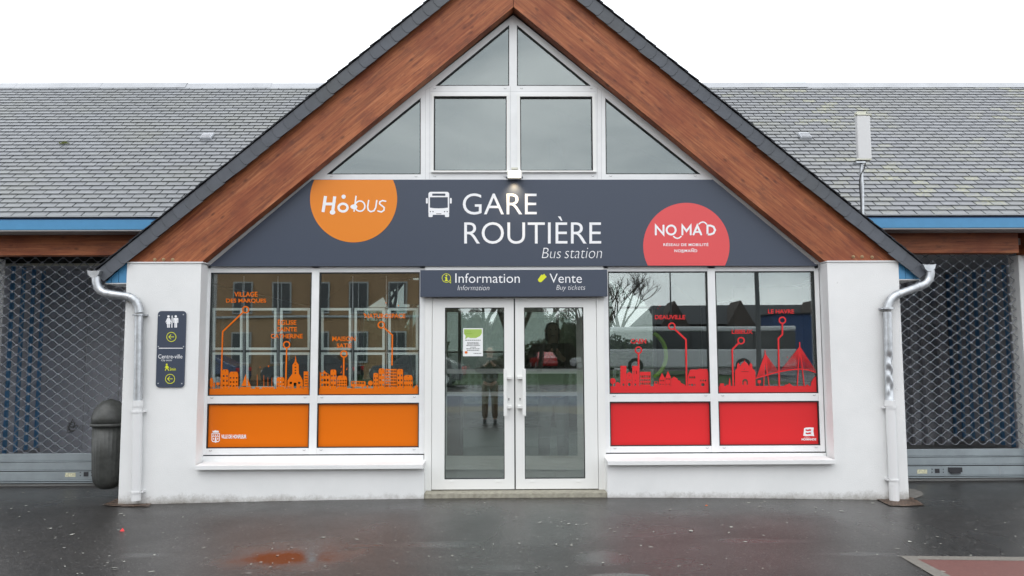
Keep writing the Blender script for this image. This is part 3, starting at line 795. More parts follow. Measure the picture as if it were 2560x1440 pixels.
    MB().box(ex0, .88, -.3, ex1, 1.1, zb0 - .003).build('wall', M['wall'], wg)
    bm_ = MB().box(-.022, -.02, 0, .022, .02, 2.72).mesh('batten', M['batten'])
    y = 1.3
    while y < YB - .05:
        o = bpy.data.objects.new('batten', bm_); link(o, wg); o.matrix_parent_inverse = wmat(o.parent).inverted()
        o.location = (XS + (.02 if sgn < 0 else -.02), y, .03); y += .245
    MB().box(XS, 1.2, -.1, XS + (.03 if sgn < 0 else -.03), YB, .02).build('skirting', M['ceiling'], wg)
    if sgn < 0:
        MB().box(px0 + .02, 1.6, W(100, 664, 1.6).z, px1, 1.66, W(100, 658.5, 1.6).z).build('cream_trim', M['cream'], wg)
        MB().box(px0 + .02, 1.61, W(100, 658.5, 1.6).z + .001, px1, 1.65, 2.755).build('porch_lintel', M['under'], wg)
        for px in (215, 300): x = W(px, 900, YB).x; MB().box(x - .008, YB - .012, .0, x + .006, YB - .001, 2.75).build('wall_joint', M['ceiling'], wg)
    else:
        MB().box(px0 + .05, YB - .03, -.1, 6.3, YB - .002, 2.2).build('dark_doorway_panel', mat('painted_doorway_dark', (.02, .022, .025, 1), .4), wg)  # solid near-black panel, the unlit interior put into its colour
        for px in (2287, 2318, 2360): x = W(px, 900, 4.2).x; MB().box(x - .05, 4.2, -.1, x + .05, 4.28, 2.75).build('porch_post', M['porch'], wg)
        MB().box(W(2285, 900, 4.2).x, 4.21, 1.9, W(2362, 900, 4.2).x, 4.27, 2.06).build('transom', M['porch'], wg)
    # roller grille -------------------------------------------------
    sh = bpy.data.objects.new('roller_grille', None); link(sh, wg)
    gx0, gx1 = (p1 + .002, xin + .25) if sgn < 0 else (xin - .25, p0 - .002)
    shm = 0
    zt_, zb_ = W(640, 642, YS).z, W(640, 1131 if sgn < 0 else 1122, YS).z
    pitch = .0592; period = .1705; amp = .0235
    n = int((zt_ - zb_) / pitch) + 1
    Lx = gx1 - gx0; seg = int(Lx / period * 12)
    def wave(ph):
        m = MB(); pts = []
        for i in range(seg + 1):
            x = gx0 + Lx * i / seg; a_ = 2 * PI * (x - gx0) / period + ph
            c = math.cos(a_); c = math.copysign(abs(c) ** .72, c)
            pts.append((x, YS, amp * c))
        return m.tube(pts, .0047, 5).mesh('grille_rod', M['grille'])
    wm = [wave(0), wave(PI)]
    cl = MB()
    for r in range(n):
        z = zb_ + .03 + r * pitch
        o = bpy.data.objects.new('grille_rod', wm[r % 2]); link(o, sh); o.matrix_parent_inverse = wmat(o.parent).inverted(); o.location = (0, 0, z)
        # sleeves where neighbouring rods touch
        x = gx0 + (period / 2 if r % 2 else 0) 
        while x < gx1: cl.box(x - .011, YS - .009, z + amp - .006, x + .011, YS + .009, z + pitch - amp + .006); x += period
    cl.build('link_sleeve', M['grille'], sh, stuff=True)
    ys = ((1131, 1149), (1153, 1171), (1176, 1197)) if sgn < 0 else ((1122, 1139), (1143, 1160), (1165, 1187))
    for (t0, t1) in ys:
        m = MB(); z0, z1 = W(640 if sgn < 0 else 2400, t1, YS).z, W(640 if sgn < 0 else 2400, t0, YS).z
        m.box(gx0, YS - .012, z0, gx1, YS + .012, z1); m.box(gx0, YS - .020, z0 - .012, gx1, YS - .0, z0 - .002)
        m.build('grille_slat', M['slat'], sh, bevel=.004)
    z0 = W(640 if sgn < 0 else 2400, ys[0][0], YS).z; zz = W(640 if sgn < 0 else 2400, ys[2][1] + 4, YS).z
    MB().box(gx0, YS + .014, zz - .002, gx1, YS + .02, z0).build('slat_backing', M['gasket'], sh)
    MB().box(gx0, YS - .03, zz - .012, gx1, YS + .012, zz).build('bottom_seal', M['slat'], sh)
    o_ = 0 if sgn < 0 else 0
    st = ((163, 189, 1182, 1192), (209, 220, 1180, 1191)) if sgn < 0 else ((2293, 2318, 1174, 1184), (2338, 2349, 1172, 1182.5))
    (a0_, a1_, b0_, b1_), (c0_, c1_, d0_, d1_) = st
    s_ = MB().boxpx(a0_, b0_, a1_, b1_, YS - .0145, YS - .0125).build('torn_sticker', mat('torn_cream_sticker', (.62, .60, .42, 1), .7, var=.4, vscale=60) if sgn < 0 else bpy.data.materials['torn_cream_sticker'], sh)
    MB().boxpx(c0_, d0_, c1_, d1_, YS - .018, YS - .0125).build('lock_plate', M['ink'], sh)
    sc_ = MB()
    for px in (c0_ - 8, c1_ + 9):
        for py in (d0_ + 1, d1_ - 2): p = W(px, py, YS - .0125); sc_.tube([(p.x, YS - .0125, p.z), (p.x, YS - .018, p.z)], .006, 6)
    sc_.build('screw', M['ink'], sh, stuff=True)
    if sgn > 0:
        MB().boxpx(2373, 1169, 2406, 1180.5, YS - .03, YS - .0125).boxpx(2379, 1181, 2402, 1184.5, YS - .04, YS - .0125).build('lock_handle', M['ink'], sh)
        MB().boxpx(2499, 1165, 2500.2, 1187, YS - .014, YS - .0125).build('slat_seam', M['zincstrip'], sh)

# roof vents on the wings
for (px, py, lab, wd) in ((518, 344, 'small slatted zinc roof vent among the slates, left roof', .15), (2012, 343, 'small plain zinc roof vent among the slates, right roof', .15)):
    lo_y, hi_y = YE, YRG
    for _ in range(40):
        m_ = (lo_y + hi_y) / 2
        if W(px, py, m_).z < ZE + SL * (m_ - YE): hi_y = m_
        else: lo_y = m_
    p = W(px, py, m_)
    t = thing('roof_vent', lab, 'roof vent', (p.x, p.y, p.z), group='roof vents on the side wings')
    Mx = Matrix.Translation(p) @ Matrix.Rotation(sl_ang, 4, 'X')
    b = MB(); q = MB().box(-wd / 2, -.07, .0, wd / 2, .09, .035); b.add([Mx @ Vector(v) for v in q.v], q.f); b.build('vent_body', M['vent'], t, bevel=.004)
    b = MB()
    for k in range(3):
        q = MB().box(-wd / 2 + .01, -.058 + k * .045, .036, wd / 2 - .01, -.045 + k * .045, .043); b.add([Mx @ Vector(v) for v in q.v], q.f)
    b.build('louvre', M['ceiling'] if px < 1000 else M['zincstrip'], t)
# moss tufts on the left roof
b = MB()
for (px, py) in ((158, 361), (162, 360), (154, 363), (166, 362)):
    lo_y, hi_y = YE, YRG
    for _ in range(30):
        m_ = (lo_y + hi_y) / 2
        if W(px, py, m_).z < ZE + SL * (m_ - YE): hi_y = m_
        else: lo_y = m_
    p = W(px, py, m_)
    for k in range(14): 
        q = p + Vector((random.gauss(0, .02), random.gauss(0, .012), .014 + random.uniform(0, .01)))
        b.add([q + Vector((-.008, 0, 0)), q + Vector((.008, .004, 0)), q + Vector((0, 0, .018))], [(0, 1, 2)])
o = b.build('moss_tuft', M['moss']); o['kind'] = 'stuff'; tag(o, 'small tuft of yellow-green moss growing between slates of the left roof', 'moss')

# ================================================================== ANTENNA
ant = thing('antenna', 'white panel antenna on a galvanised pole in front of the right slate roof', 'antenna', (W(2156, 560, .25).x, .25, W(2156, 560, .25).z))
pa, pb = W(2156, 560, .25), W(2154, 398, .25)
MB().tube([pa, W(2155.5, 470, .25), W(2153.5, 440, .25), pb], .021, 12).build('pole', M['zinc'], ant)
MB().boxpx(2144, 288, 2178, 398, .19, .25).build('panel', M['antenna'], ant, bevel=.012)
MB().boxpx(2142.5, 284, 2180, 288, .185, .26).boxpx(2142.5, 396.5, 2179, 400, .187, .258).build('end_cap', M['cream'], ant, bevel=.004)
MB().boxpx(2143, 278, 2165, 284, .2, .27).boxpx(2138, 283, 2150, 285.5, .19, .22).build('top_bracket', M['cream'], ant)
MB().boxpx(2141, 403, 2164, 407, .20, .29).build('clamp', M['zinc'], ant)
c = [W(*p, .22) for p in ((2163, 400), (2163, 412), (2159, 425), (2152, 436), (2149, 450), (2149, 470), (2152, 500), (2153, 530), (2155, 556))]
MB().tube(c, .007, 6).build('cable', M['black'], ant)

# ================================================================== GUTTERS AND DOWNPIPES
for sgn in (-1, 1):
    dp = thing('downpipe', 'straight galvanised downpipe with white plastic foot on the left pier' if sgn < 0 else 'dented galvanised downpipe with white plastic foot on the right pier', 'drainpipe', (W(340 if sgn < 0 else 2235, 1250, -.26).x, -.26, -.1), group='downpipes on the two white piers')
    yp = -.262
    if sgn < 0:
        top = [(240, 692), (241, 705), (245, 718), (252, 727), (263, 733), (285, 736.5), (318, 741), (331, 745), (341, 754), (346.5, 767), (348, 782)]
        low = [(347.5, 790), (346, 900), (344.5, 1004)]; white = [(344, 1001), (342, 1120), (340, 1251)]; cl = (787, 1029, 1230); pxs = (348, 343.5, 340.5)
        ge = (234, 685)
    else:
        top = [(2326, 676), (2326, 688), (2322, 700), (2314, 709), (2303, 714), (2285, 721), (2252, 733), (2237, 739), (2227, 748), (2221, 760), (2219, 773)]
        low = [(2218.8, 780), (2220, 880), (2221, 905), (2222, 930), (2221.5, 955), (2223, 975), (2224, 1004)]; white = [(2225, 1001), (2231, 1120), (2236, 1251)]; cl = (771, 1019, 1199); pxs = (2219.5, 2226.5, 2234)
        ge = (2324, 670)
    R1 = .0425
    b = MB().tube([W(*p, yp) for p in top], R1, 16)
    for (i, j) in ((4, 5), (6, 7)): b.tube([W(*top[i], yp), W(*[(a_ + b__) / 2 for a_, b__ in zip(top[i], top[j])], yp)], R1 + .003, 16)
    b.build('offset_bend', M['zinc'], dp)
    if sgn < 0: MB().tube([W(*p, yp) for p in low], R1, 16).build('pipe', M['zinc'], dp)
    else:
        # dented stretch: rings pushed in unevenly
        m = MB(); path = []
        for i in range(60):
            t = i / 59; py = 780 + t * 224; px = 2218.8 + t * 5.2; path.append((W(px, py, yp), py))
        n = 18; vs = []
        rnd = random.Random(5)
        dents = [(893, -1.7, .030, 9), (908, -.6, .022, 7), (925, -1.9, .030, 9), (938, -.9, .022, 8), (958, -2.2, .026, 12), (975, -1.2, .026, 12), (990, -1.7, .016, 9)]
        for (p, py) in path:
            for k in range(n):
                a_ = 2 * PI * k / n - PI; r = R1
                for (dy, da, dr, ww) in dents:
                    dd = math.atan2(math.sin(a_ - da), math.cos(a_ - da))
                    r -= dr * math.exp(-((py - dy) / ww) ** 2) * math.exp(-(dd / .62) ** 2)
                vs.append((p.x + r * math.cos(a_), p.y + r * math.sin(a_), p.z))
        fs = [(i * n + k, (i + 1) * n + k, (i + 1) * n + (k + 1) % n, i * n + (k + 1) % n) for i in range(59) for k in range(n)]
        m.add(vs, fs, True).build('pipe', M['zinc'], dp, label='dented, crumpled length of galvanised pipe')
    MB().tube([W(*p, yp) for p in white], .0495, 16).tube([W(white[0][0], 1001, yp), W(white[0][0], 1016, yp)], .055, 16).build('foot_pipe', M['white_pipe'], dp)
    for py, px in zip(cl, pxs):
        p = W(px, py, yp); b = MB().tube([p + Vector((0, 0, .009)), p - Vector((0, 0, .009))], .056, 16).box(p.x - .07, yp - .008, p.z - .009, p.x + .07, YF - .001, p.z + .009)
        b.build('pipe_bracket', M['zinc'] if py < 900 else M['white_pipe'], dp)
    # half-round gutter running back along the hall eave
    gt = thing('gutter', 'half-round zinc gutter seen end-on at the left eave of the hall' if sgn < 0 else 'half-round zinc gutter seen end-on at the right eave of the hall', 'gutter', W(ge[0], ge[1], -.27), group='half-round gutters along the hall eaves')
    c = W(*((234, 677) if sgn < 0 else (2324, 661.5)), -.30); m = MB(); n = 10; vs = []; rg = .064
    for y in (-.30, 5.0):
        for k in range(n + 1): a_ = PI + PI * k / n; vs.append((c.x + rg * math.cos(a_), y, c.z + rg * 1.15 * math.sin(a_)))
    m.add(vs, [(k, k + 1, k + 1 + n + 1, k + n + 1) for k in range(n)], True); m.tube([(c.x - rg, -.3, c.z), (c.x - rg, 5, c.z)], .007, 6); m.tube([(c.x + rg, -.3, c.z), (c.x + rg, 5, c.z)], .007, 6)
    m.build('gutter_trough', M['zinc'], gt)
    MB().poly([[(v[0], v[2]) for v in vs[:n + 1]]], -.305, -.299).build('end_cap', M['zinc'], gt)

# ================================================================== LITTER BIN
bc = W(273, 1100, .2)
zr_ = W(273, 1062, .2).z; zbot = W(273, 1222, .2).z; ztop = W(273, 1002, .2).z
bn = thing('litter_bin', 'dark ribbed plastic litter bin with domed lid hung beside the left pier', 'litter bin', (bc.x, bc.y, zbot))
H_ = zr_ - zbot
rib = lambda a, z: 1 + (.010 if math.sin(a * 26) > -.4 else -.022) * (1 if z > .08 else 0)
MB().lathe((bc.x, bc.y, zbot), [(.02, 0), (.07, .006), (.115, .035), (.145, .09), (.158, .18), (.166, H_ * .55), (.172, H_ - .01)], 78, rib).build('bin_body', M['binmat'], bn)
MB().lathe((bc.x, bc.y, zr_ - .012), [(.172, 0), (.196, .004), (.198, .03), (.186, .036)], 36).build('rim', M['binmat'], bn)
Hd = ztop - zr_
MB().lathe((bc.x, bc.y, zr_ + .02), [(.185, 0), (.182, Hd * .25), (.165, Hd * .5), (.13, Hd * .74), (.085, Hd * .9), (.03, Hd * .98), (.005, Hd)], 36, lambda a, z: 1 + (.03 if abs(math.sin(a * 3 + .5)) > .93 else 0)).build('domed_lid', M['binmat'], bn)
MB().box(bc.x + .15, bc.y - .04, zbot + .05, xl0 - .001 if xl0 > bc.x + .15 else bc.x + .2, bc.y + .04, zr_ - .05).build('mounting_rail', M['binmat'], bn)

# ================================================================== PRINT HELPERS (shapes given in photograph pixels, on a plane)
def circ(cx, cyy, r, n=40, ry=None, a0=0, a1=2 * PI): ry = ry or r; return [(cx + r * math.cos(a0 + (a1 - a0) * i / n), cyy + ry * math.sin(a0 + (a1 - a0) * i / n)) for i in range(n + (1 if abs(a1 - a0) < 6.28 else 0))]
def rect(x0, y0, x1, y1): return [(x0, y0), (x1, y0), (x1, y1), (x0, y1)]
def rrect(x0, y0, x1, y1, r, n=5):
    o = []
    for (cx, cyy, a) in ((x1 - r, y1 - r, 0), (x0 + r, y1 - r, PI / 2), (x0 + r, y0 + r, PI), (x1 - r, y0 + r, 1.5 * PI)):
        o += [(cx + r * math.cos(a + PI / 2 * i / n), cyy + r * math.sin(a + PI / 2 * i / n)) for i in range(n + 1)]
    return o
def stroke(pts, w, cap=False):
    "list of polygons that draw a polyline of width w (each piece a little overlapping is avoided by mitred joins)"
    n = len(pts); L = []; R = []
    for i in range(n):
        p = Vector(pts[i]); a = (p - Vector(pts[i - 1])).normalized() if i else None; b = (Vector(pts[i + 1]) - p).normalized() if i < n - 1 else None
        a = a or b; b = b or a
        nrm = Vector((-a.y - b.y, a.x + b.x)).normalized(); k = 1 / max(.4, nrm.dot(Vector((-a.y, a.x))))
        L.append(tuple(p + nrm * w / 2 * k)); R.append(tuple(p - nrm * w / 2 * k))
    poly = L + R[::-1]
    out = []
    if cap:
        d0 = (Vector(pts[0]) - Vector(pts[1])).normalized(); d1 = (Vector(pts[-1]) - Vector(pts[-2])).normalized()
        def arc(c, d): a = math.atan2(d.y, d.x); return [(c[0] + w / 2 * math.cos(a - PI / 2 + PI * i / 6), c[1] + w / 2 * math.sin(a - PI / 2 + PI * i / 6)) for i in range(1, 6)]
        e1 = arc(pts[-1], d1); e0 = arc(pts[0], d0)
        poly = L + (e1[::-1]) + R[::-1] + (e0[::-1])
    return poly
class Print:
    def __init__(s, Y): s.Y = Y; s.b = MB(); s.k = 0
    def add(s, *loops):
        # every shape of a print is nudged a hair so that overlapping shapes never share a plane
        s.k += 1
        s.b.polypx([list(l) for l in loops], s.Y - .00006 * (s.k % 12)); return s
    def stroke(s, pts, w, cap=False): return s.add(stroke(pts, w, cap))
    def ring(s, cx, cyy, r, w, ry=None): return s.add(circ(cx, cyy, r, 40, ry), circ(cx, cyy, r - w, 40, (ry - w) if ry else None))
    def text(s, txt, x0, y0, x1, y1, shear=0, off=0, space=1.0):
        cu = bpy.data.curves.new('t', 'FONT'); cu.body = txt; cu.size = 1; cu.shear = shear; cu.offset = off; cu.space_character = space; cu.resolution_u = 5
        o = bpy.data.objects.new('t', cu); COL.objects.link(o)
        dg = bpy.context.evaluated_depsgraph_get(); me = bpy.data.meshes.new_from_object(o.evaluated_get(dg))
        V = [tuple(v.co) for v in me.vertices]; F = [tuple(p.vertices) for p in me.polygons]
        bpy.data.objects.remove(o); bpy.data.curves.remove(cu); bpy.data.meshes.remove(me)
        if not V: return s
        ax, bx = min(v[0] for v in V), max(v[0] for v in V); ay, by = min(v[1] for v in V), max(v[1] for v in V)
        s.k += 1; Y = s.Y - .00006 * (s.k % 12)
        out = [W(x0 + (v[0] - ax) / (bx - ax) * (x1 - x0), y1 - (v[1] - ay) / (by - ay) * (y1 - y0), Y) for v in V]
        s.b.add(out, F); return s
    def build(s, name, m, parent, label=None): return s.b.build(name, m, parent, label=label)

# ================================================================== MAIN SIGN
YSN = -.05
sg = thing('station_sign', 'wide slate-blue trapezoid sign reading GARE ROUTIERE Bus station between the rake beams', 'sign', W(1283, 665, YSN))
MB().polypx([[(522, 665.5), (780, 449), (1782, 449), (2044, 664.5)]], YSN, -.002).build('sign_panel', M['sign'], sg, bevel=.002)
YP = YSN - .0015
oc = [p for p in circ(884, 497, 109, 90) if p[1] > 449.5]
i0 = min(range(len(oc)), key=lambda i: abs(oc[i][1] - 449) + (0 if oc[i][0] > 884 else 999))
oc = sorted(oc, key=lambda p: (math.atan2(p[1] - 497, p[0] - 884) + PI / 2) % (2 * PI))
oc = [(884 + math.sqrt(109 ** 2 - 47.5 ** 2), 449.5)] + oc + [(max(779.5, 884 - math.sqrt(109 ** 2 - 47.5 ** 2)), 449.5)]
Print(YP).add([p for p in oc if p[0] > 774.5]).build('round_logo', M['logo_orange'], sg, label='orange round logo cut off by the top edge of the sign')
rc = circ(1716, 615, 108, 90); rc = [p for p in rc if p[1] < 664]
rc = sorted(rc, key=lambda p: (math.atan2(p[1] - 615, p[0] - 1716) - PI / 2) % (2 * PI))
q = math.sqrt(108 ** 2 - 49 ** 2)
Print(YP).add([(1716 - q, 664)] + rc + [(1716 + q, 664)]).build('round_logo', M['logo_red'], sg, label='red round logo cut off by the bottom edge of the sign')
YT = YP - .0015
Pt = Print(YT)
Pt.text('GARE', 1157, 483.5, 1342, 536.5, off=-.004).build('lettering', M['white_print'], sg)
Print(YT).text('ROUTIÈRE', 1160.5, 541, 1503, 609.5, off=-.004).build('lettering', M['white_print'], sg)
Print(YT).text('Bus', 1354.6, 619.6, 1402.5, 645.5, shear=.2, off=-.018).build('lettering', M['white_print'], sg)
Print(YT).text('station', 1411.5, 619.6, 1505, 645.5, shear=.2, off=-.018).build('lettering', M['white_print'], sg)
ic = Print(YT)   # bus pictogram
body = rrect(1071, 479.5, 1123, 536, 6)
ic.add(rrect(1071, 479.5, 1123, 537, 6), rrect(1080.5, 484, 1113.5, 489.5, 1.5), [(1074.7, 493), (1119.5, 493), (1119.5, 519), (1112, 520.3), (1097, 521), (1082, 520.3), (1074.7, 519)],
       circ(1076, 529, 1.6, 10), circ(1082.5, 529, 1.6, 10), circ(1111.5, 529, 1.6, 10), circ(1118, 529, 1.6, 10), rect(1090.5, 533.8, 1103.5, 535.4))
for x in (1071, 1112): ic.add(rrect(x + .2, 533, x + 10.8, 542.7, 2.5))
ic.add(rrect(1064.8, 495, 1069.6, 508.8, 1.5)); ic.add(rrect(1124.6, 495, 1129.4, 508.8, 1.5))
ic.build('bus_pictogram', M['white_print'], sg)
# round orange logo lettering
def c6(x, y): return (520 + x / 3.282, 430 + y / 3.282)
hb = Print(YT)
hb.stroke([c6(964, 197), c6(944, 329)], 7.6); hb.stroke([c6(1040, 200), c6(1022, 330)], 7.6); hb.stroke([c6(955, 262), c6(1040, 262)], 7)
hb.add(circ(*c6(1022, 330), 7, 20, 6)); hb.add(circ(*c6(1036, 245), 3.8, 16))
hb.ring(*c6(1108, 292), 14.2, 6, 12.6); hb.add(circ(*c6(1113, 203), 5.3, 20)); hb.add(circ(*c6(1197, 285), 8.6, 20, 6))
hb.stroke([c6(1215, 195), c6(1198, 326)], 3.6); hb.ring(*c6(1247, 280), 14, 3.6, 14.6)
hb.stroke([c6(1318, 234), c6(1310, 285), c6(1315, 312), c6(1335, 326), c6(1362, 318), c6(1376, 292), c6(1385, 234)], 3.6, True)
hb.stroke([c6(1458, 240), c6(1432, 234), c6(1410, 245), c6(1408, 262), c6(1428, 277), c6(1446, 292), c6(1444, 314), c6(1422, 328), c6(1394, 320)], 3.6, True)
hb.build('lettering', M['white_print'], sg, label='white italic lettering on the orange round logo')
def c7(x, y): return (1280 + x / 3.282, 430 + y / 3.282)
nm = Print(YT); w = 5
nm.stroke([c7(1180, 512), c7(1180, 440), c7(1243, 512), c7(1243, 440)], w, True)
nm.ring(*c7(1306, 476), 13.6, 4.8)
nm.stroke([c7(1398, 512), c7(1398, 440), c7(1432, 485), c7(1466, 440), c7(1466, 512)], w, True)
nm.stroke([c7(1490, 512), c7(1520, 440), c7(1552, 512)], w, True); nm.stroke([c7(1502, 492), c7(1541, 492)], 4)
nm.stroke([c7(1604, 512), c7(1604, 440), c7(1630, 440), c7(1654, 450), c7(1666, 476), c7(1654, 502), c7(1630, 512), c7(1606, 512)], w)
nm.stroke([c7(1326, 528), c7(1340, 540), c7(1357, 545), c7(1374, 540), c7(1388, 528)], 3.2, True)
nm.stroke([c7(1534, 427), c7(1548, 415), c7(1566, 410), c7(1583, 415), c7(1596, 427)], 3.2, True)
nm.build('lettering', M['white_print'], sg, label='large white lettering with two small arcs on the red round logo')
nm = Print(YT); nm.text('RÉSEAU DE MOBILITÉ', *c7(1242, 580), *c7(1612, 608), off=.018, space=1.1)
nm.build('lettering', M['white_print'], sg, label='small white lettering on the red round logo')
nm = Print(YT); nm.text('NORMAND', *c7(1333, 635), *c7(1520, 658), off=.018, space=1.1)
nm.stroke([c7(1390, 656), c7(1400, 662), c7(1410, 656)], 1.2); nm.stroke([c7(1470, 634), c7(1483, 627), c7(1496, 634)], 1.2)
nm.build('lettering', M['white_print'], sg, label='smallest white lettering on the red round logo')

# ================================================================== DOOR SIGN
YD = -.115
ds = thing('door_sign', 'slate-blue sign reading Information and Vente directly above the double door', 'sign', W(1284, 741, YD))
MB().boxpx(1050.5, 674.5, 1518.5, 741.5, YD, -.027).build('sign_panel', M['sign'], ds, bevel=.002)
YT = YD - .0015
Print(YT).text('Information', 1138.3, 683.3, 1299.4, 707.2, off=-.004).build('lettering', M['white_print'], ds)
Print(YT).text('Information', 1144, 713, 1223.3, 725.6, shear=.2, off=-.016).build('lettering', M['white_print'], ds)
Print(YT).text('Vente', 1374, 684, 1454.6, 707.2, off=-.004).build('lettering', M['white_print'], ds)
Print(YT).text('Buy tickets', 1391, 712.5, 1463, 728.5, shear=.2, off=-.016).build('lettering', M['white_print'], ds)
ii_ = Print(YT).ring(1115.8, 695, 11.3, 1.3); ii_.stroke([(1121, 704), (1127, 707.3), (1126.6, 698)], 1.2)
ii_.add(rect(1113.6, 694, 1118, 701.5)); ii_.add(rect(1112, 700.5, 1120, 702.6)); ii_.add(rect(1112, 692.5, 1117, 694.6)); ii_.add(circ(1116, 689, 2.2, 12))
ii_.build('information_pictogram', M['yellow'], ds)
Print(YT).add([(1344.5, 699), (1353, 687), (1355.5, 686.5), (1356, 688), (1360, 684.6), (1362.5, 685.5), (1362.3, 688), (1365.5, 690), (1366.5, 692.5), (1353.5, 705), (1349.5, 705.5), (1346, 703)]).stroke([(1350, 700), (1359, 691)], 0.6).build('ticket_pictogram', M['yellow'], ds)

# ================================================================== WALL SIGN (toilets / town centre)
YW_ = YF - .016
ws = thing('wall_sign', 'tall rounded slate-blue toilet and Centre-ville sign on the left white pier', 'sign', W(427, 968, YW_))
def wsx(x, y): return (380 + x / 6.26, 760 + y / 6.26)
def skew(l): return [(x - (y - 842) * .030, y) for (x, y) in l]
MB().polypx([skew(rrect(392.8, 777.5, 463.5, 968.5, 9, 6))], YW_, YF - .002).build('sign_panel', M['sign'], ws, bevel=.001)
YT = YW_ - .0015
wc = Print(YT)
for (cx, fem) in ((421.2, True), (439.4, False)):
    wc.add(circ(cx, 791, 3.1, 14))
    if fem:
        wc.add([(cx - 3.2, 795), (cx + 3.2, 795), (cx + 7.5, 805.5), (cx + 6, 806.5), (cx + 4, 802), (cx + 5.5, 810), (cx - 5.5, 810), (cx - 4, 802), (cx - 6, 806.5), (cx - 7.5, 805.5)])
        wc.add(rect(cx - 3.4, 809, cx - .4, 819)); wc.add(rect(cx + .4, 809, cx + 3.4, 819))
    else:
        wc.add(rrect(cx - 6.3, 794.8, cx + 6.3, 799, 1.5)); wc.add(rect(cx - 6.3, 797, cx - 3.9, 807)); wc.add(rect(cx + 3.9, 797, cx + 6.3, 807)); wc.add(rect(cx - 3.3, 798.5, cx + 3.3, 808))
        wc.add(rect(cx - 3.3, 807, cx - .4, 819)); wc.add(rect(cx + .4, 807, cx + 3.3, 819))
wc.add([(429.2, 789), (431.6, 789), (430.9, 819), (428.4, 819)])
wc.build('toilet_pictogram', M['white_print'], ws)
Print(YT).add(rect(396.8, 869.6, 457.2, 871.4)).build('divider', M['white_print'], ws)
Print(YT).text('Centre-ville', 395.7, 886, 456, 896.2, off=.0).build('lettering', M['white_print'], ws)
Print(YT).text('City center', 403.5, 898, 430.5, 904, shear=.2).build('lettering', M['white_print'], ws)
Print(YT).text('5min', 424.3, 919, 439.5, 926.5, off=.01).build('lettering', M['yellow'], ws, label='yellow lettering')
for (cx, cyy) in ((428.4, 842.3), (425.2, 947.2)):
    Print(YT).ring(cx, cyy, 12.3, 1.5).stroke([(cx + 6.6, cyy), (cx - 6, cyy)], 1.5).stroke([(cx - .5, cyy - 6), (cx - 6.4, cyy), (cx - .5, cyy + 6)], 1.5).build('arrow_pictogram', M['yellow'], ws)
wk = Print(YT).add(circ(416.7, 911, 2.2, 12)); wk.add([(414.5, 914), (419, 914), (420, 921), (415, 921)]); wk.stroke([(415, 915), (412.5, 919.5)], 1.6).stroke([(419, 915), (422.3, 920)], 1.6).stroke([(416, 920.5), (413, 926.5)], 2).stroke([(418.5, 920.5), (421.8, 926.5)], 2)
wk.build('walker_pictogram', M['yellow'], ws)
for (px, py) in ((398.4, 789), (458.7, 786.5), (396, 866.5), (459, 866.5), (395.6, 958.5), (454.6, 958.8)):
    p = W(px, py, YW_); MB().tube([(p.x, YW_ - .0005, p.z), (p.x, YW_ - .004, p.z)], .0065, 8).build('screw', M['vent'], ws)

# ================================================================== WINDOW GRAPHICS
YV_ = YG - .003
def house(P, x0, x1, yt, yb, cols, rows, roof='round', win=(.42, .40), base=.0, top=.16):
    w = x1 - x0; h = yb - yt
    if roof == 'round': out = [(x0, yb), (x0, yt + w * .26), (x0 + w * .10, yt + w * .05), (x0 + w * .22, yt), (x1 - w * .22, yt), (x1 - w * .10, yt + w * .05), (x1, yt + w * .26), (x1, yb)]
    elif roof == 'gable': out = [(x0, yb), (x0, yt + w * .55), ((x0 + x1) / 2, yt), (x1, yt + w * .55), (x1, yb)]
    else: out = rect(x0, yt, x1, yb)
    holes = []
    y_a = yt + h * top + (w * .16 if roof == 'round' else w * .5 if roof == 'gable' else 0); y_b = yb - h * base - 2
    for i in range(cols):
        for j in range(rows):
            cw = w / cols; ch = (y_b - y_a) / rows; cx = x0 + cw * (i + .5); cyy = y_a + ch * (j + .5)
            holes.append(rect(cx - cw * win[0] / 2, cyy - ch * win[1] / 2, cx + cw * win[0] / 2, cyy + ch * win[1] / 2))
    if roof == 'round' and w > 8: holes.append(rect((x0 + x1) / 2 - .8, yt + 2.2, (x0 + x1) / 2 + .8, yt + 4.5))
    P.add(out, *holes)
def pin(P, ring, path, w=3.7):
    P.ring(ring[0], ring[1], 9.4, 3.4); P.stroke(path, w)
# --- orange, first pane
P1 = Print(YV_)
P1.add([(519.5, 971.5), (774.6, 971.5), (774.2, 988.5), (519.0, 989)])
P1.add(circ(528.7, 957, 4.4, 20, 13)); P1.add(rect(528, 969, 529.4, 972)); P1.add(circ(535.6, 962.5, 2.1, 12, 7)); P1.add(rrect(540.6, 956, 549, 963, 2)); P1.add(rect(544, 962.5, 545.2, 972))
house(P1, 555.3, 571.5, 923.7, 972, 2, 3); house(P1, 572.6, 595.6, 929.2, 972, 3, 3)
P1.add([(603.5, 964.5), (615, 934), (616.5, 965)]); P1.add([(618.5, 944.5), (626.8, 965), (619, 965)]); P1.add([(598, 968), (629, 966.5), (626, 972), (602, 972)])
for (x, y) in ((643, 936), (659.6, 938), (669.7, 943), (679.8, 944)): P1.add([(x - .3, y), (x + .3, y), (x + .8, 972), (x - .8, 972)]); P1.add([(x - 7, 967.5), (x + 7, 967.8), (x + 4, 972), (x - 4, 972)])
house(P1, 691, 711.5, 942.8, 972, 3, 2)
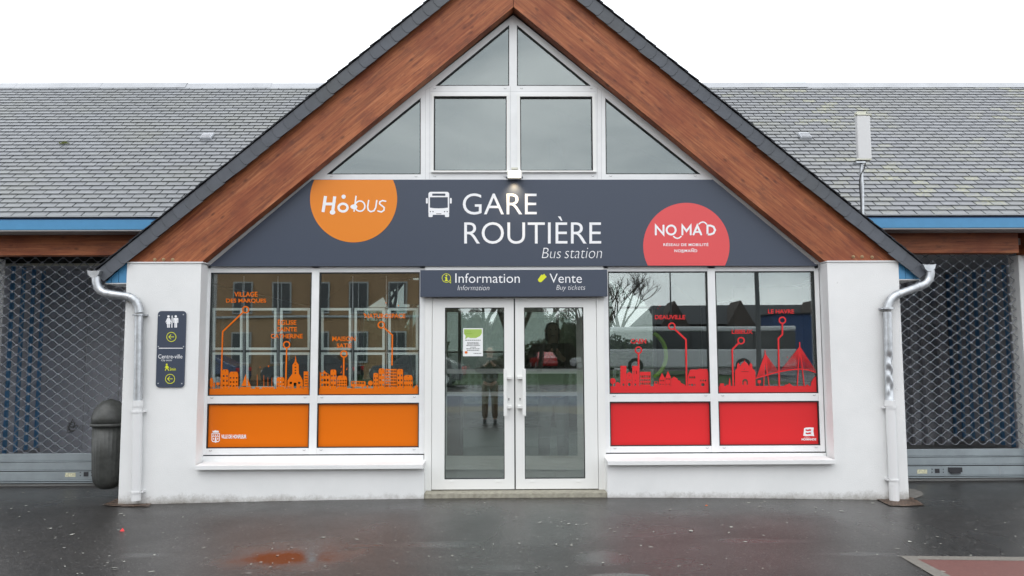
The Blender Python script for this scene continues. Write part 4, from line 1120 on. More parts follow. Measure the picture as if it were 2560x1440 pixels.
P1.add([(739, 889), (741.6, 905), (746.8, 912), (747.2, 934), (752, 941), (757, 951), (757, 972), (718.6, 972), (718.6, 951), (725, 942), (731, 934), (731.2, 912), (736.4, 905)],
       rect(734.2, 957, 741, 970.5), rect(736.6, 909.5, 740.6, 911.5), rect(737, 917, 740.4, 920), circ(738.6, 926, 1.7, 10), rect(737, 931, 740.2, 934.5),
       rect(724, 954.5, 730, 960), rect(745, 954.5, 751, 960), rect(722, 965.5, 724, 971), rect(726.5, 967, 728.5, 971.5), rect(750, 965, 753, 970))
house(P1, 759.2, 771.2, 928.5, 972, 1, 5, 'flat', (.6, .28))
pin(P1, (614, 774.2), [(607.2, 780.8), (556.6, 829.2), (552.5, 972)])
P1.stroke([(716.5, 871), (714.2, 972)], 3.7); P1.ring(716.6, 861.8, 9.4, 3.4)
P1.add([(669.5, 914), (673.5, 914), (671.5, 918.5)][::1]); P1.add(circ(650, 918, 1, 8))
P1.build('vinyl_skyline', M['orange'], wins[0], label='orange vinyl skyline with a steeple and sailing boats')
TX = lambda t, a, b, c, d, m, w: Print(YV_).text(t, a, b, c, d, off=.022).build('vinyl_lettering', m, w)
for (t, a, b, c, d) in (('VILLAGE', 585.6, 729.5, 644, 741.8), ('DES MARQUES', 565.3, 746.6, 665.3, 758.2), ('ÉGLISE', 694.5, 797.5, 741, 812), ('SAINTE', 693, 817.5, 742, 828.8), ('CATHERINE', 677, 834.5, 756.7, 846)):
    TX(t, a, b, c, d, M['orange'], wins[0])
# --- orange, second pane
P2 = Print(YV_); B2 = 970.6
P2.add([(796, B2), (1047.6, B2), (1047.2, 987), (795.4, 987.5)])
P2.add([(799.3, B2), (799.3, 928.5), (801.5, 931.5), (807, 931.5), (810.5, 925.5), (815, 931.5), (817.7, 931.5), (817.7, 935), (823, 936), (825, 940), (825, B2)],
       *[rect(x, y, x + 4.2, y + 6.2) for x in (803.5, 810, 817) for y in (934 + (5 if 1 else 0) * 0 + 0, 947, 959)][0:9])
house(P2, 826.2, 840.8, 924, B2, 2, 3); house(P2, 842.6, 867.5, 939, B2, 4, 3, 'round', (.5, .5))
P2.add(rrect(876.8, 953, 914, 966.5, 2.5), *[rect(x, 955.5, x + 4.6, 959.8) for x in (879.5, 886, 892.5, 899, 905.5)], rect(888, 962, 901, 963)); P2.add(circ(884, 967.5, 2.6, 12)); P2.add(circ(906, 967.5, 2.6, 12))
P2.add(circ(926, 957.8, 6.2, 20)); P2.add(rect(925.2, 963, 926.8, 971)); P2.add(circ(918.5, 966.5, 3, 12, 4))
house(P2, 933.4, 945.8, 932.5, B2, 2, 3); house(P2, 946.8, 961.6, 921, B2, 2, 3)
house(P2, 963.2, 975, 922.5, B2, 3, 6, 'flat', (.62, .6), 0, .04); house(P2, 976, 991.6, 922.5, B2, 4, 6, 'flat', (.62, .6), 0, .04)
house(P2, 992.6, 1007.6, 922.5, B2, 2, 3); house(P2, 1009.2, 1031.6, 937.5, B2, 4, 2)
P2.add([(1034, B2), (1037, 966), (1041, 963), (1042, 959.5), (1043.5, 964), (1046, B2)])
P2.stroke([(859.6, 894), (859, 940)], 3.9); P2.ring(859.7, 885, 9.3, 3.4)
pin(P2, (953.3, 812.2), [(960.2, 819), (980.8, 837.8), (980, 913.5)])
for (x, y) in ((853, 917.5), (866.5, 923.5), (852.5, 932)): P2.add(circ(x, y, 1.3, 8)); P2.stroke([(x + 1, y), (x + 1.4, y - 5)], .7)
P2.build('vinyl_skyline', M['orange'], wins[0], label='orange vinyl skyline of tall town houses and a small coach')
T2 = Print(YV_)
for (t, a, b, c, d) in (('MAISON', 830.6, 841, 889, 852.8), ('SATIE', 842, 858.6, 879.6, 869.8), ('NATUROSPACE', 912, 784, 1013.4, 795.6)): TX(t, a, b, c, d, M['orange'], wins[0])
T2.add([(908.5, 781), (913, 785.5), (911, 789)][::1]); T2.add([(986, 764), (989.5, 763), (989, 767), (991.5, 768)][::1] if False else circ(996, 764, 1.6, 10)); T2.add(circ(965, 757, 1.6, 10))
T2.build('butterfly', M['orange'], wins[0]); pass
# --- red, third pane
P3 = Print(YV_); B3 = 965.5
P3.add([(1525, B3), (1775.6, B3), (1775.2, 981.5), (1525, 982)])
P3.add(circ(1532, 952.5, 7.2, 20)); P3.add(rect(1531, 958, 1533, 966)); P3.add([(1538, B3), (1539, 957), (1544, 955), (1550, 958), (1551, B3)])
for x0 in (1551.2, 1580.8):
    P3.add(rect(x0, 914.6, x0 + 14.6, B3 + .5), *( [rect(x0 + 3.5, 927, x0 + 5, 935), rect(x0 + 9.5, 927, x0 + 11, 935)] if x0 > 1560 else []), circ(x0 + 7.6, 951, 1, 8), rrect(x0 + 5.4, 958.5, x0 + 9.4, 964.5, 1.8))
P3.add([(1566.3, B3), (1566.3, 935), (1573, 929.2), (1580.2, 935), (1580.2, B3)], rrect(1570, 957, 1576.4, 965, 2.8), circ(1573.2, 939, .9, 8), rect(1569, 949.5, 1577.5, 951))
house(P3, 1600, 1626.4, 929.6, B3, 6, 3, 'flat', (.6, .6), 0, .2)
P3.add([(1634, B3), (1636, 953.5), (1645, 953.5), (1647.5, B3)], rect(1638, 955, 1643.5, 959))
for (x0, x1, yt, yw) in ((1647.8, 1662.6, 932, 948.5), (1663.2, 1676.8, 927.5, 944.5)):
    P3.add([(x0, B3), (x0, yt + 17), ((x0 + x1) / 2, yt), (x1, yt + 15), (x1, B3)], *[rect(x0 + k, yw + 1, x0 + k + 2, yw + 5) for k in (2, 6, 10)], *[rect(x0 + k, 959, x0 + k + 1.8, 963) for k in (3, 9)])
P3.add([(1677.6, B3), (1677.6, 947), (1685.5, 941.6), (1694, 947), (1694, 950), (1700, 952), (1702, 957), (1708, 959.5), (1716, B3)])
P3.add([(1719.5, B3), (1719.5, 940), (1721.5, 935), (1724.5, 925.5), (1728.5, 923.8), (1743.4, 924), (1744, 922.8), (1748, 922.8), (1750, 921.2), (1753, 922.5), (1768, 922.5), (1771.2, 935), (1771.6, B3)],
       rect(1723, 941, 1727, 946), rect(1728.6, 941, 1732, 946), rect(1734, 941, 1738, 946), rect(1722.5, 960, 1725.5, 964), rect(1728, 959.5, 1733, 965), rect(1736, 960, 1738.5, 964), rrect(1753, 958, 1761, 965, 2.5), rect(1750.5, 949, 1753, 953.5), rect(1756, 949, 1759, 953.5), rect(1762, 949, 1765, 953.5))
pin(P3, (1679.6, 815.4), [(1686.4, 822.2), (1715, 849.2), (1716.6, 966)], 4.2)
P3.stroke([(1596.4, 884), (1596.6, 966)], 4.2); P3.ring(1596.4, 875.3, 9.4, 3.4)
P3.build('vinyl_skyline', M['red'], wins[1], label='red vinyl skyline with a twin-towered church')
# --- red, fourth pane
P4 = Print(YV_)
P4.add([(1795.5, B3 - .5), (2045.6, B3 - .5), (2045.6, 981), (1796, 981.5)])
P4.add(rrect(1799.5, 958.5, 1810.5, 966, 2)); P4.add([(1821.5, 966), (1822, 956), (1824.2, 943.5), (1826.5, 956), (1827, 966)]); P4.add(rrect(1815, 962, 1822, 966, 1))
P4.add([(1837.4, B3), (1837.4, 926.5), (1841, 922), (1842.5, 922), (1842.5, 912), (1846.3, 906.5), (1849.2, 912), (1849.8, 917), (1853, 911), (1857.5, 906.5), (1860.4, 904), (1861.2, 898), (1862.2, 904), (1866, 906.5), (1870, 911), (1873, 917), (1873.8, 912), (1876.6, 906.5), (1880.6, 912), (1881, 922), (1885, 924), (1888.6, 930), (1889, B3)],
       [(1856, 962), (1856, 952), (1859, 948), (1863, 947), (1867, 949), (1869.5, 953), (1869.5, 962), (1866.6, 962), (1866.6, 955), (1862.6, 951), (1859, 955), (1859, 962)], rect(1853, 928.6, 1872, 929.6), rect(1861, 920, 1862.4, 924))
P4.add(rect(1894, 950, 1902.4, 958)); P4.add(rect(1897.6, 957, 1899, 966))
deck = []
ctl = [(1889, 946), (1910, 939.8), (1930, 934), (1946.7, 929.6), (1972, 925), (2000, 922.6), (2022, 925), (2044, 932.6)]
P4.stroke(ctl, 3.0)
P4.add([(1911.6, 886), (1912, 875), (1913.2, 875), (1914.4, 886), (1917, 900), (1913, 897), (1909.5, 902)])
P4.stroke([(1912.4, 890), (1909.2, 966)], 2.2); P4.stroke([(1913.4, 890), (1923, 966)], 2.2)
P4.add([(1997.8, 868), (1998, 855), (2000.4, 855), (2001, 868), (2005.5, 880), (1999.5, 876), (1993.5, 880)])
P4.stroke([(1998.8, 872), (1993.2, 966)], 2.6); P4.stroke([(2000.4, 872), (2010.8, 966)], 2.6)
def deck_y(x):
    for (a, b) in zip(ctl, ctl[1:]):
        if a[0] <= x <= b[0]: return a[1] + (b[1] - a[1]) * (x - a[0]) / (b[0] - a[0])
    return 932
for (ax, ay, h, x0, x1) in ((1912.8, 884, 14, 1891, 1946), (1999.6, 866, 16, 1950, 2042)):
    for k in range(13):
        t = k / 12
        for (xe) in (ax - 3 - (ax - 3 - x0) * t, ax + 3 + (x1 - ax - 3) * t):
            P4.stroke([(ax, ay + h * (1 - t)), (xe, deck_y(xe))], .85)
P4.add([(2026.5, B3), (2028.5, 955), (2034, 945), (2040, 940), (2043.2, 939), (2045.2, B3)])
P4.add([(1960, B3), (1964, 962), (1970, 961), (1973, 957.5), (1977, 961), (1983, B3)]); P4.add([(2015, B3), (2017, 961), (2020, 962), (2024, B3)])
P4.ring(1852.7, 851.5, 9.4, 3.4); P4.stroke([(1846.2, 858), (1830.6, 874), (1833.2, 966)], 4)
P4.ring(1956, 800.6, 9.4, 3.4); P4.stroke([(1956, 809.5), (1956, 836), (1946, 846.4), (1948.2, 966)], 4)
P4.add(circ(1968.5, 893, 1.3, 8))
P4.build('vinyl_skyline', M['red'], wins[1], label='red vinyl skyline with a domed church and a cable-stayed bridge')
T3 = Print(YV_)
for (t, a, b, c, d) in (('CAEN', 1576.6, 847, 1615.5, 858.8), ('DEAUVILLE', 1637, 787.5, 1713, 798.2), ('LISIEUX', 1829.4, 824, 1882, 834.6), ('LE HAVRE', 1920, 773.2, 1985.3, 784)): TX(t, a, b, c, d, M['red'], wins[1])
T3.add(circ(1650, 765, 1.3, 8)); T3.add(circ(1645, 771, 1, 8))
T3.build('gull', M['red'], wins[1])['kind'] = 'stuff'
# logos on the lower panels
L1 = Print(YV_)
L1.add([(529, 1083), (549.2, 1083), (549.2, 1101), (547, 1104.5), (541, 1105.5), (539, 1106.8), (537, 1105.5), (531, 1104.5), (529, 1101)], [(530.8, 1092.2), (547.4, 1092.2), (547.4, 1100.5), (545.5, 1103), (532.7, 1103), (530.8, 1100.5)], [(530.8, 1084.6), (547.4, 1084.6), (547.4, 1090.8), (530.8, 1090.8)])
L1.add([(532, 1081.6), (531, 1076.5), (534, 1078), (535.5, 1075.5), (537.5, 1077.5), (539, 1074.6), (541, 1077.5), (543, 1075.5), (544.5, 1078), (547.3, 1076.5), (546.4, 1081.6)])
for x in (534.4, 539.1, 543.8): L1.add([(x, 1085.4), (x + 1.6, 1087.8), (x, 1090.2), (x - 1.6, 1087.8)])
for x in (533.8, 544.4): L1.add([(x, 1094), (x + 1.7, 1097), (x, 1100), (x - 1.7, 1097)])
L1.add([(538, 1093), (540.2, 1093), (541.8, 1102.6), (536.4, 1102.6)])
L1.text('VILLE DE HONFLEUR', 553.2, 1086.5, 616, 1096.3, off=.03)
L1.build('town_crest', M['white_print'], wins[0], label='white town crest and lettering on the orange panel')
L2 = Print(YV_)
L2.add([(2010.2, 1071), (2014, 1069.2), (2024, 1068.4), (2034.2, 1069), (2033.4, 1079), (2035.6, 1090.6), (2026, 1089.4), (2016, 1090.2), (2008, 1089), (2009.4, 1080)],
       [(2014, 1073), (2019, 1074.4), (2025, 1072.8), (2029, 1074), (2026.4, 1075.6), (2028.8, 1078.4), (2024, 1077.4), (2018, 1078), (2014, 1076.6)],
       [(2014.4, 1081), (2019, 1082.2), (2025, 1080.6), (2029.4, 1081.8), (2026.6, 1083.4), (2029, 1086.4), (2024.2, 1085.2), (2018.2, 1086), (2014.2, 1084.6)])
L2.text('NORMANDIE', 2004, 1095.6, 2040.6, 1101, off=.03); L2.text('RÉGION', 2011, 1091.6, 2025, 1094)
L2.build('region_logo', M['white_print'], wins[1], label='white flag logo and lettering on the red panel')

# ================================================================== FLOODLIGHT over the sign
fl = thing('floodlight', 'lit white floodlight with motion sensor fixed at the centre above the main sign', 'lamp', W(1286, 440, -.06))
MB().boxpx(1268, 424, 1304.5, 446, -.14, -.055).build('lamp_housing', M['white_pipe'], fl, bevel=.015)
MB().boxpx(1270.5, 426.5, 1302, 444.5, -.146, -.139).build('lamp_glass', mat('lit_lamp_glass', (.9, .87, .75, 1), .4, emit=(1, .93, .72, 1), estr=2.4), fl, bevel=.003)
MB().boxpx(1278, 418.5, 1295, 423, -.12, -.07).build('motion_sensor', M['cream'], fl, bevel=.004)
b = MB()
for px in (1266, 1306): p = W(px, 441, -.1); b.tube([(p.x, -.11, p.z), (p.x, -.06, p.z - .01)], .008, 6)
b.build('bracket', M['vent'], fl)
ld = bpy.data.lights.new('floodlight_lamp', 'SPOT'); ld.energy = 10; ld.color = (1, .74, .42); ld.spot_size = R_(105); ld.spot_blend = 1; ld.shadow_soft_size = .03
lo = bpy.data.objects.new('floodlight_lamp', ld); link(lo); p = W(1286, 449, -.13); lo.location = p; lo.rotation_euler = (R_(20), 0, 0)

# ================================================================== NOTICE ON THE DOOR
nt = thing('paper_notice', 'white paper notice with green speech bubble taped inside the left door leaf', 'notice', W(1182, 890, .005))
MB().polypx([[(1158, 820.5), (1207, 820.5), (1207.3, 890.5), (1157.3, 890.5)]], .0055, .0075).build('sheet', M['paper'], nt)
n_ = Print(.0045); n_.add([(1160, 823), (1204.5, 823), (1204.5, 833), (1200, 840), (1190, 845), (1176, 845), (1170, 843), (1163, 848), (1164, 840), (1160, 834)]); n_.build('green_bubble', mat('pale_green_print', rgb(165, 195, 95), .7), nt)
n_ = Print(.0035); n_.text('Horaires', 1162, 826, 1177, 829); n_.text('d\'ouverture', 1162, 831, 1181, 834.5); n_.build('lettering', M['green'], nt)
n_ = Print(.0045)
for (y, x0, x1) in ((850.5, 1163, 1202), (857, 1168, 1196), (860, 1168, 1198), (863.5, 1166, 1200), (868, 1176, 1190), (872, 1166, 1200), (876, 1168, 1198), (883.5, 1184, 1203)):
    x = x0
    while x < x1: w_ = random.uniform(2, 6); n_.add(rect(x, y - .8, min(x + w_, x1), y + .7)); x += w_ + 1
n_.build('printed_line', M['ink'], nt); Print(.0045).add(rrect(1162, 878, 1168.5, 884, 1)).build('small_logo', M['orange'], nt)

# ================================================================== POSTER FRAMES behind the left window
rows_ = {0: (770, 875, 'upper'), 1: (881, 972, 'lower')}
cols_ = ((531, 606), (615, 691), (700, 775), (802.6, 878), (886, 961.7), (970.6, 1045.7))
ordn = ('first', 'second', 'third', 'fourth', 'fifth', 'sixth')
for r in (0, 1):
    for c, (x0, x1) in enumerate(cols_):
        y0, y1, rn = rows_[r]; yf = .16
        t = thing('poster_frame', 'pale empty poster frame behind the left shop window, %s row, %s from the left' % (rn, ordn[c]), 'poster frame', W((x0 + x1) / 2, y1, yf), group='pale poster frames hung behind the left window')
        MB().polypx([rect(x0, y0, x1, y1), rect(x0 + 6.2, y0 + 6.2, x1 - 6.2, y1 - 6.2)], yf, yf + .015).build('frame', M['mint'], t)
        MB().polypx([rect(x0 + 6.2, y0 + 6.2, x1 - 6.2, y1 - 6.2)], yf + .008, yf + .010).build('acrylic_sheet', m_glass('acrylic', .03, (.7, .78, .76, 1)) if (r, c) == (0, 0) else bpy.data.materials['acrylic'], t)
for px in (610, 695, 882, 966):
    p0, p1 = W(px, 690, .19), W(px, 990, .19)
    o = MB().tube([p0, p1], .006, 6).build('hanging_cable', M['ceiling'], hall)
# indoor furniture: counter, signboard and green ring
ct = thing('counter', 'brown timber information counter standing inside behind the left window', 'counter', (-1.6, 2.6, -.04))
MB().box(-2.7, 2.4, -.04, -.6, 2.9, .95).build('counter_front', M['int_dark'], ct); MB().box(-2.75, 2.35, .952, -.55, 2.95, 1.0).build('countertop', M['int_wall'], ct)
o = MB().boxpx(1010, 700, 1047, 760, 1.0, 1.06).build('hanging_board', mat('tan_board', (.36, .24, .14, 1), .7)); tag(o, 'tan board hanging inside at the right end of the left shop window', 'board')
b = MB(); pts = [W(*p, 1.1) for p in circ(1612, 888, 53, 22, 60, -1.15, 1.15)]; b.tube(pts, .028, 6); o = b.build('green_arc', M['green']); tag(o, 'thick green arc standing inside behind the right shop window', 'decoration')
b = MB().box(3.0, 1.5, -.04, 3.9, 1.6, 2.3); 
o = b.build('partition_panel', M['int_wall']); tag(o, 'grey partition panel inside behind the far right shop window', 'partition')

# ================================================================== GROUND DETAILS
def plate(name, pts, label):
    tris = [(p.x, p.y) for p in [G(*q) for q in pts]]
    t = patch(name, tris, M['plate'], .008)
    tag(t, label, 'drain cover', 'checkered drain covers at the pier feet')
    # raised bars of the tread pattern
    b = MB(); xs = [p[0] for p in tris]; ys_ = [p[1] for p in tris]
    def inside(x, y):
        c = False; n = len(tris)
        for i in range(n):
            (x1, y1), (x2, y2) = tris[i], tris[(i + 1) % n]
            if (y1 > y) != (y2 > y) and x < (x2 - x1) * (y - y1) / (y2 - y1) + x1: c = not c
        return c
    x = min(xs); i = 0
    while x < max(xs):
        y = min(ys_)
        while y < max(ys_):
            if inside(x, y) and inside(x + .02, y + .02):
                z = gz(x, y) + .009; s_ = 1 if i % 2 else -1
                b.add([(x - .011, y - .011 * s_, z), (x - .007, y - .014 * s_, z + .004), (x + .011, y + .008 * s_, z), (x + .007, y + .012 * s_, z + .004)], [(0, 1, 2), (1, 3, 2)])
            y += .036; i += 1
        x += .036
    b.build('tread_bar', M['plate'], t, stuff=True)
plate('drain_cover', [(257, 1265), (290, 1249), (300, 1246), (392, 1246), (372, 1268), (310, 1268)], 'rusty checkered metal drain cover at the foot of the left downpipe')
plate('drain_cover', [(2186, 1247), (2225, 1265.5), (2256, 1267), (2312, 1264.5), (2280, 1245)], 'rusty checkered metal drain cover at the foot of the right downpipe')
q = [G(*p) for p in ((2270, 1222), (2287, 1224), (2306, 1231), (2309, 1239), (2290, 1246), (2268, 1247))]
tag(patch('mortar_patch', [(p.x, p.y) for p in q], M['mortar'], .005), 'beige mortar patch on the asphalt beside the right pier', 'patch')
q = [G(*p) for p in ((1460, 1442), (1500, 1436), (1560, 1434.5), (1612, 1437), (1630, 1442), (1600, 1460), (1480, 1460))]
tag(patch('gravel_patch', [(p.x, p.y) for p in q], mat('pale_gravel', (.12, .115, .11, 1), .8, var=.6, vscale=120, bump=.6, bscale=200), .004), 'pale gravelly patch in the asphalt at the bottom edge, right of centre', 'patch')
# fallen flakes, seeds and gum spots
b = MB(); rnd = random.Random(11)
for k in range(620):
    px = rnd.uniform(-30, 2590); py = 1206 + (rnd.random() ** 1.3) * 234
    if 300 < px < 2270 and py < 1245: continue
    if px > 2280 and py < 1205: continue
    p = G(px, py); L_ = rnd.uniform(.004, .014) * (1 if rnd.random() < .8 else 1.9); w_ = L_ * rnd.uniform(.3, .7); a = rnd.uniform(0, PI)
    if p.y > YS - .05: continue
    z = p.z + .003
    pts = [(p.x + L_ * math.cos(t) * math.cos(a) - w_ * math.sin(t) * math.sin(a), p.y + L_ * math.cos(t) * math.sin(a) + w_ * math.sin(t) * math.cos(a), z + rnd.uniform(0, .003)) for t in [2 * PI * j / 6 for j in range(6)]]
    b.add(pts, [tuple(range(6))])
o = b.build('fallen_flakes', M['litter']); o['kind'] = 'stuff'; tag(o, 'pale flakes and seeds scattered over the wet asphalt', 'litter')
p = G(305, 1329); o = MB().add([(p.x - .022, p.y, p.z + .003), (p.x + .024, p.y - .006, p.z + .003), (p.x + .012, p.y + .02, p.z + .008), (p.x, p.y + .01, p.z + .03), (p.x - .008, p.y + .02, p.z + .006)], [(0, 1, 3), (1, 2, 3), (0, 3, 4)]).build('red_petal', M['red'])
tag(o, 'small red petal lying on the asphalt at lower left', 'petal')
p = G(1766, 1265); o = MB().add([(p.x - .014, p.y, p.z + .003), (p.x + .014, p.y - .004, p.z + .003), (p.x + .004, p.y + .014, p.z + .01)], [(0, 1, 2)]).build('orange_leaf', M['orange'])
tag(o, 'tiny orange leaf on the asphalt below the right window', 'leaf')
# black ribbon caught in the left grille
rnd = random.Random(3); c0 = W(181, 1065, YS - .03); b = MB()
for k in range(7):
    pts = []; a = rnd.uniform(0, 6.28); L_ = rnd.uniform(.03, .055)
    for j in range(7):
        t = j / 6; pts.append(c0 + Vector((L_ * math.cos(a + t * 2.4) * (1 - .3 * t) - .012 + .02 * t, rnd.uniform(-.008, .008), L_ * 1.15 * math.sin(a + t * 2.4) + .01 * k - .03)))
    b.tube(pts, .0055, 5)
for pts in (((172, 1072), (168, 1082), (178, 1079)), ((176, 1060), (182, 1047), (186, 1056)), ((183, 1070), (192, 1062), (196, 1066))): b.tube([W(*p, YS - .03) for p in pts], .007, 5)
o = b.build('black_ribbon', M['black']); tag(o, 'black knotted ribbon caught in the left roller grille beside the bin', 'ribbon')

# ================================================================== PEOPLE
def skinned(name, verts, edges, radii, m, parent, sub=2, root=0):
    me = bpy.data.meshes.new(name); me.from_pydata(verts, edges, []); o = bpy.data.objects.new(name, me); COL.objects.link(o)
    sk = o.modifiers.new('skin', 'SKIN'); sk.use_smooth_shade = True
    sv = me.skin_vertices[0].data
    for i, r in enumerate(radii):
        sv[i].radius = (r, r) if not isinstance(r, tuple) else r; sv[i].use_root = (i == root)
    ss = o.modifiers.new('sub', 'SUBSURF'); ss.levels = ss.render_levels = sub
    dg = bpy.context.evaluated_depsgraph_get(); me2 = bpy.data.meshes.new_from_object(o.evaluated_get(dg)); me2.name = name
    bpy.data.objects.remove(o); bpy.data.meshes.remove(me)
    me2.materials.clear(); me2.materials.append(m)
    for p in me2.polygons: p.use_smooth = True
    o = bpy.data.objects.new(name, me2); link(o, parent); return o
def person(label, loc, rz, H, jacket, trousers, skin, hood=True, hair=None):
    "standing figure facing local -Y, both hands raised before the chest and holding a phone"
    k = H / 1.78; t = thing('person', label, 'person', loc, rz)
    def V(l): return [(x * k, y * k, z * k) for (x, y, z) in l]
    def Rr(l): return [(tuple(q * k for q in r) if isinstance(r, tuple) else r * k) for r in l]
    sh = 1.44
    # body: pelvis, spine, neck, head, arms with fingers, legs with feet
    v = [(0, 0, .96), (0, .01, 1.15), (0, .01, 1.36), (0, 0, 1.50), (0, -.01, 1.60), (0, -.015, 1.68), (0, -.01, 1.74)]
    r = [(.15, .11), (.14, .10), (.16, .10), .055, (.075, .09), (.078, .095), (.055, .07)]
    e = [(0, 1), (1, 2), (2, 3), (3, 4), (4, 5), (5, 6)]
    for s in (-1, 1):
        b = len(v)
        v += [(s * .19, .01, sh), (s * .28, -.03, 1.19), (s * .075, -.25, 1.33), (s * .05, -.285, 1.375)]
        r += [.065, .048, .034, (.036, .018)]
        e += [(2, b), (b, b + 1), (b + 1, b + 2), (b + 2, b + 3)]
        for j, (dx, dz, ln) in enumerate(((.02, -.014, .030), (.024, .006, .036), (.022, .026, .034), (.016, .044, .028))):
            q = len(v)
            v += [(s * (.05 - .01), -.30 - .004 * j, 1.375 + dz * .8), (s * (.05 - dx), -.318, 1.385 + dz), (s * (.035 - dx), -.31, 1.387 + dz)]
            r += [.0095, .009, .0075]; e += [(b + 3, q), (q, q + 1), (q + 1, q + 2)]
        q = len(v); v += [(s * .045, -.262, 1.385), (s * .026, -.262, 1.40)]; r += [.011, .009]; e += [(b + 3, q), (q, q + 1)]
        q = len(v)
        v += [(s * .09, 0, .90), (s * .105, -.01, .50), (s * .115, .02, .09), (s * .12, -.05, .035), (s * .125, -.15, .03)]
        r += [.088, .058, .042, .042, .03]; e += [(0, q), (q, q + 1), (q + 1, q + 2), (q + 2, q + 3), (q + 3, q + 4)]
    skinned('body', V(v), e, Rr(r), skin, t)
    # face
    f = MB()
    for s in (-1, 1): f.tube([tuple(q * k for q in (s * .032, -.095, 1.665)), tuple(q * k for q in (s * .032, -.108, 1.665))], .009 * k, 8)
    f.tube([tuple(q * k for q in (-.022, -.098, 1.59)), tuple(q * k for q in (0, -.104, 1.588)), tuple(q * k for q in (.022, -.098, 1.59))], .005 * k, 6)
    f.build('face_detail', M['ink'], t, world_coords=False)
    f = MB().tube([tuple(q * k for q in (0, -.10, 1.665)), tuple(q * k for q in (0, -.122, 1.632)), tuple(q * k for q in (0, -.105, 1.622))], [.010 * k, .016 * k, .010 * k], 8)
    for s in (-1, 1): f.tube([tuple(q * k for q in (s * .082, -.0, 1.675)), tuple(q * k for q in (s * .088, .008, 1.65)), tuple(q * k for q in (s * .082, .0, 1.625))], [.01 * k, .014 * k, .009 * k], 7)
    f.build('nose_and_ears', skin, t, world_coords=False)
    # jacket
    v = [(0, 0, .86), (0, .01, 1.12), (0, .015, 1.37), (0, .01, 1.49)]; r = [(.205, .15), (.195, .15), (.205, .14), (.09, .09)]; e = [(0, 1), (1, 2), (2, 3)]
    for s in (-1, 1):
        b = len(v); v += [(s * .21, .01, sh - .01), (s * .30, -.035, 1.18), (s * .10, -.215, 1.305)]; r += [.088, .078, .056]; e += [(2, b), (b, b + 1), (b + 1, b + 2)]
    skinned('jacket', V(v), e, Rr(r), jacket, t)
    if hood: skinned('hood', V([(0, .045, 1.50), (0, .035, 1.60), (0, .03, 1.70), (0, .025, 1.765)]), [(0, 1), (1, 2), (2, 3)], Rr([(.10, .085), (.105, .088), (.098, .092), (.06, .065)]), jacket, t)
    else: skinned('hair', V([(0, .03, 1.66), (0, .018, 1.73), (0, .0, 1.765)]), [(0, 1), (1, 2)], Rr([(.084, .075), (.085, .09), (.06, .075)]), hair, t)
    v = [(0, 0, .95)]; r = [(.165, .125)]; e = []
    for s in (-1, 1):
        b = len(v); v += [(s * .095, 0, .84), (s * .108, -.01, .50), (s * .118, .015, .08)]; r += [.108, .082, .072]; e += [(0, b), (b, b + 1), (b + 1, b + 2)]
    skinned('trousers', V(v), e, Rr(r), trousers, t)
    for s in (-1, 1): skinned('shoe', V([(s * .118, .035, .05), (s * .12, -.05, .045), (s * .125, -.17, .035)]), [(0, 1), (1, 2)], Rr([.048, .05, .036]), M['black'], t)
    MB().box(-.038 * k, -.31 * k, 1.345 * k, .038 * k, -.300 * k, 1.50 * k).build('phone', M['black'], t, world_coords=False, bevel=.004)
    return t
skin_m = mat('skin', (.42, .25, .18, 1), .5)
p = W(1384, 1137, 1.62)
person('person in dark hooded coat and pale trousers standing behind the right door leaf', (W(1384, 985, 1.62).x, 1.72, -.045), 0, 1.93, mat('black_coat', (.012, .013, .018, 1), .8), mat('pale_grey_trousers', (.33, .33, .34, 1), .8), skin_m)
person('person in brown trousers taking the photograph, mirrored in the left door leaf', (-.32, -8.72, -.11), PI, 1.72, mat('dark_brown_jacket', (.05, .04, .03, 1), .8), mat('brown_trousers', (.14, .09, .05, 1), .8), skin_m, False, mat('brown_hair', (.04, .025, .015, 1), .8))

# ================================================================== THE YARD BEHIND THE CAMERA AND BEHIND THE HALL (mirrored in, or seen through, the glass)
bark = mat('bark', (.07, .06, .05, 1), .9)
def bare_tree(seed):
    rnd = random.Random(seed); tb = MB(); cb = MB()
    def grow(p, d, L, r, depth):
        n = 3; pts = [p]; q = p.copy(); dd = d.copy()
        for i in range(n):
            dd = (dd + Vector((rnd.gauss(0, .12), rnd.gauss(0, .12), rnd.gauss(.03, .06)))).normalized(); q = q + dd * (L / n); pts.append(q.copy())
        (tb if depth == 0 else cb).tube(pts, [r * (1 - .35 * i / n) for i in range(n + 1)], 7 if depth < 2 else 4, False)
        if depth >= 5: return
        for j in range(3 if depth else 5):
            a = rnd.uniform(0, 2 * PI); sp_ = rnd.uniform(.35, .8)
            nd = (dd + Vector((math.cos(a) * sp_, math.sin(a) * sp_, rnd.uniform(0, .25)))).normalized()
            st = pts[-1] if j < 2 else pts[rnd.randint(2, n)]
            grow(st, nd, L * rnd.uniform(.58, .78), r * rnd.uniform(.5, .66), depth + 1)
    grow(Vector((0, 0, -.1)), Vector((0, 0, 1)), 2.6, .17, 0)
    return tb.mesh('trunk', bark), cb.mesh('crown', bark)
tm = [bare_tree(s) for s in (1, 2)]
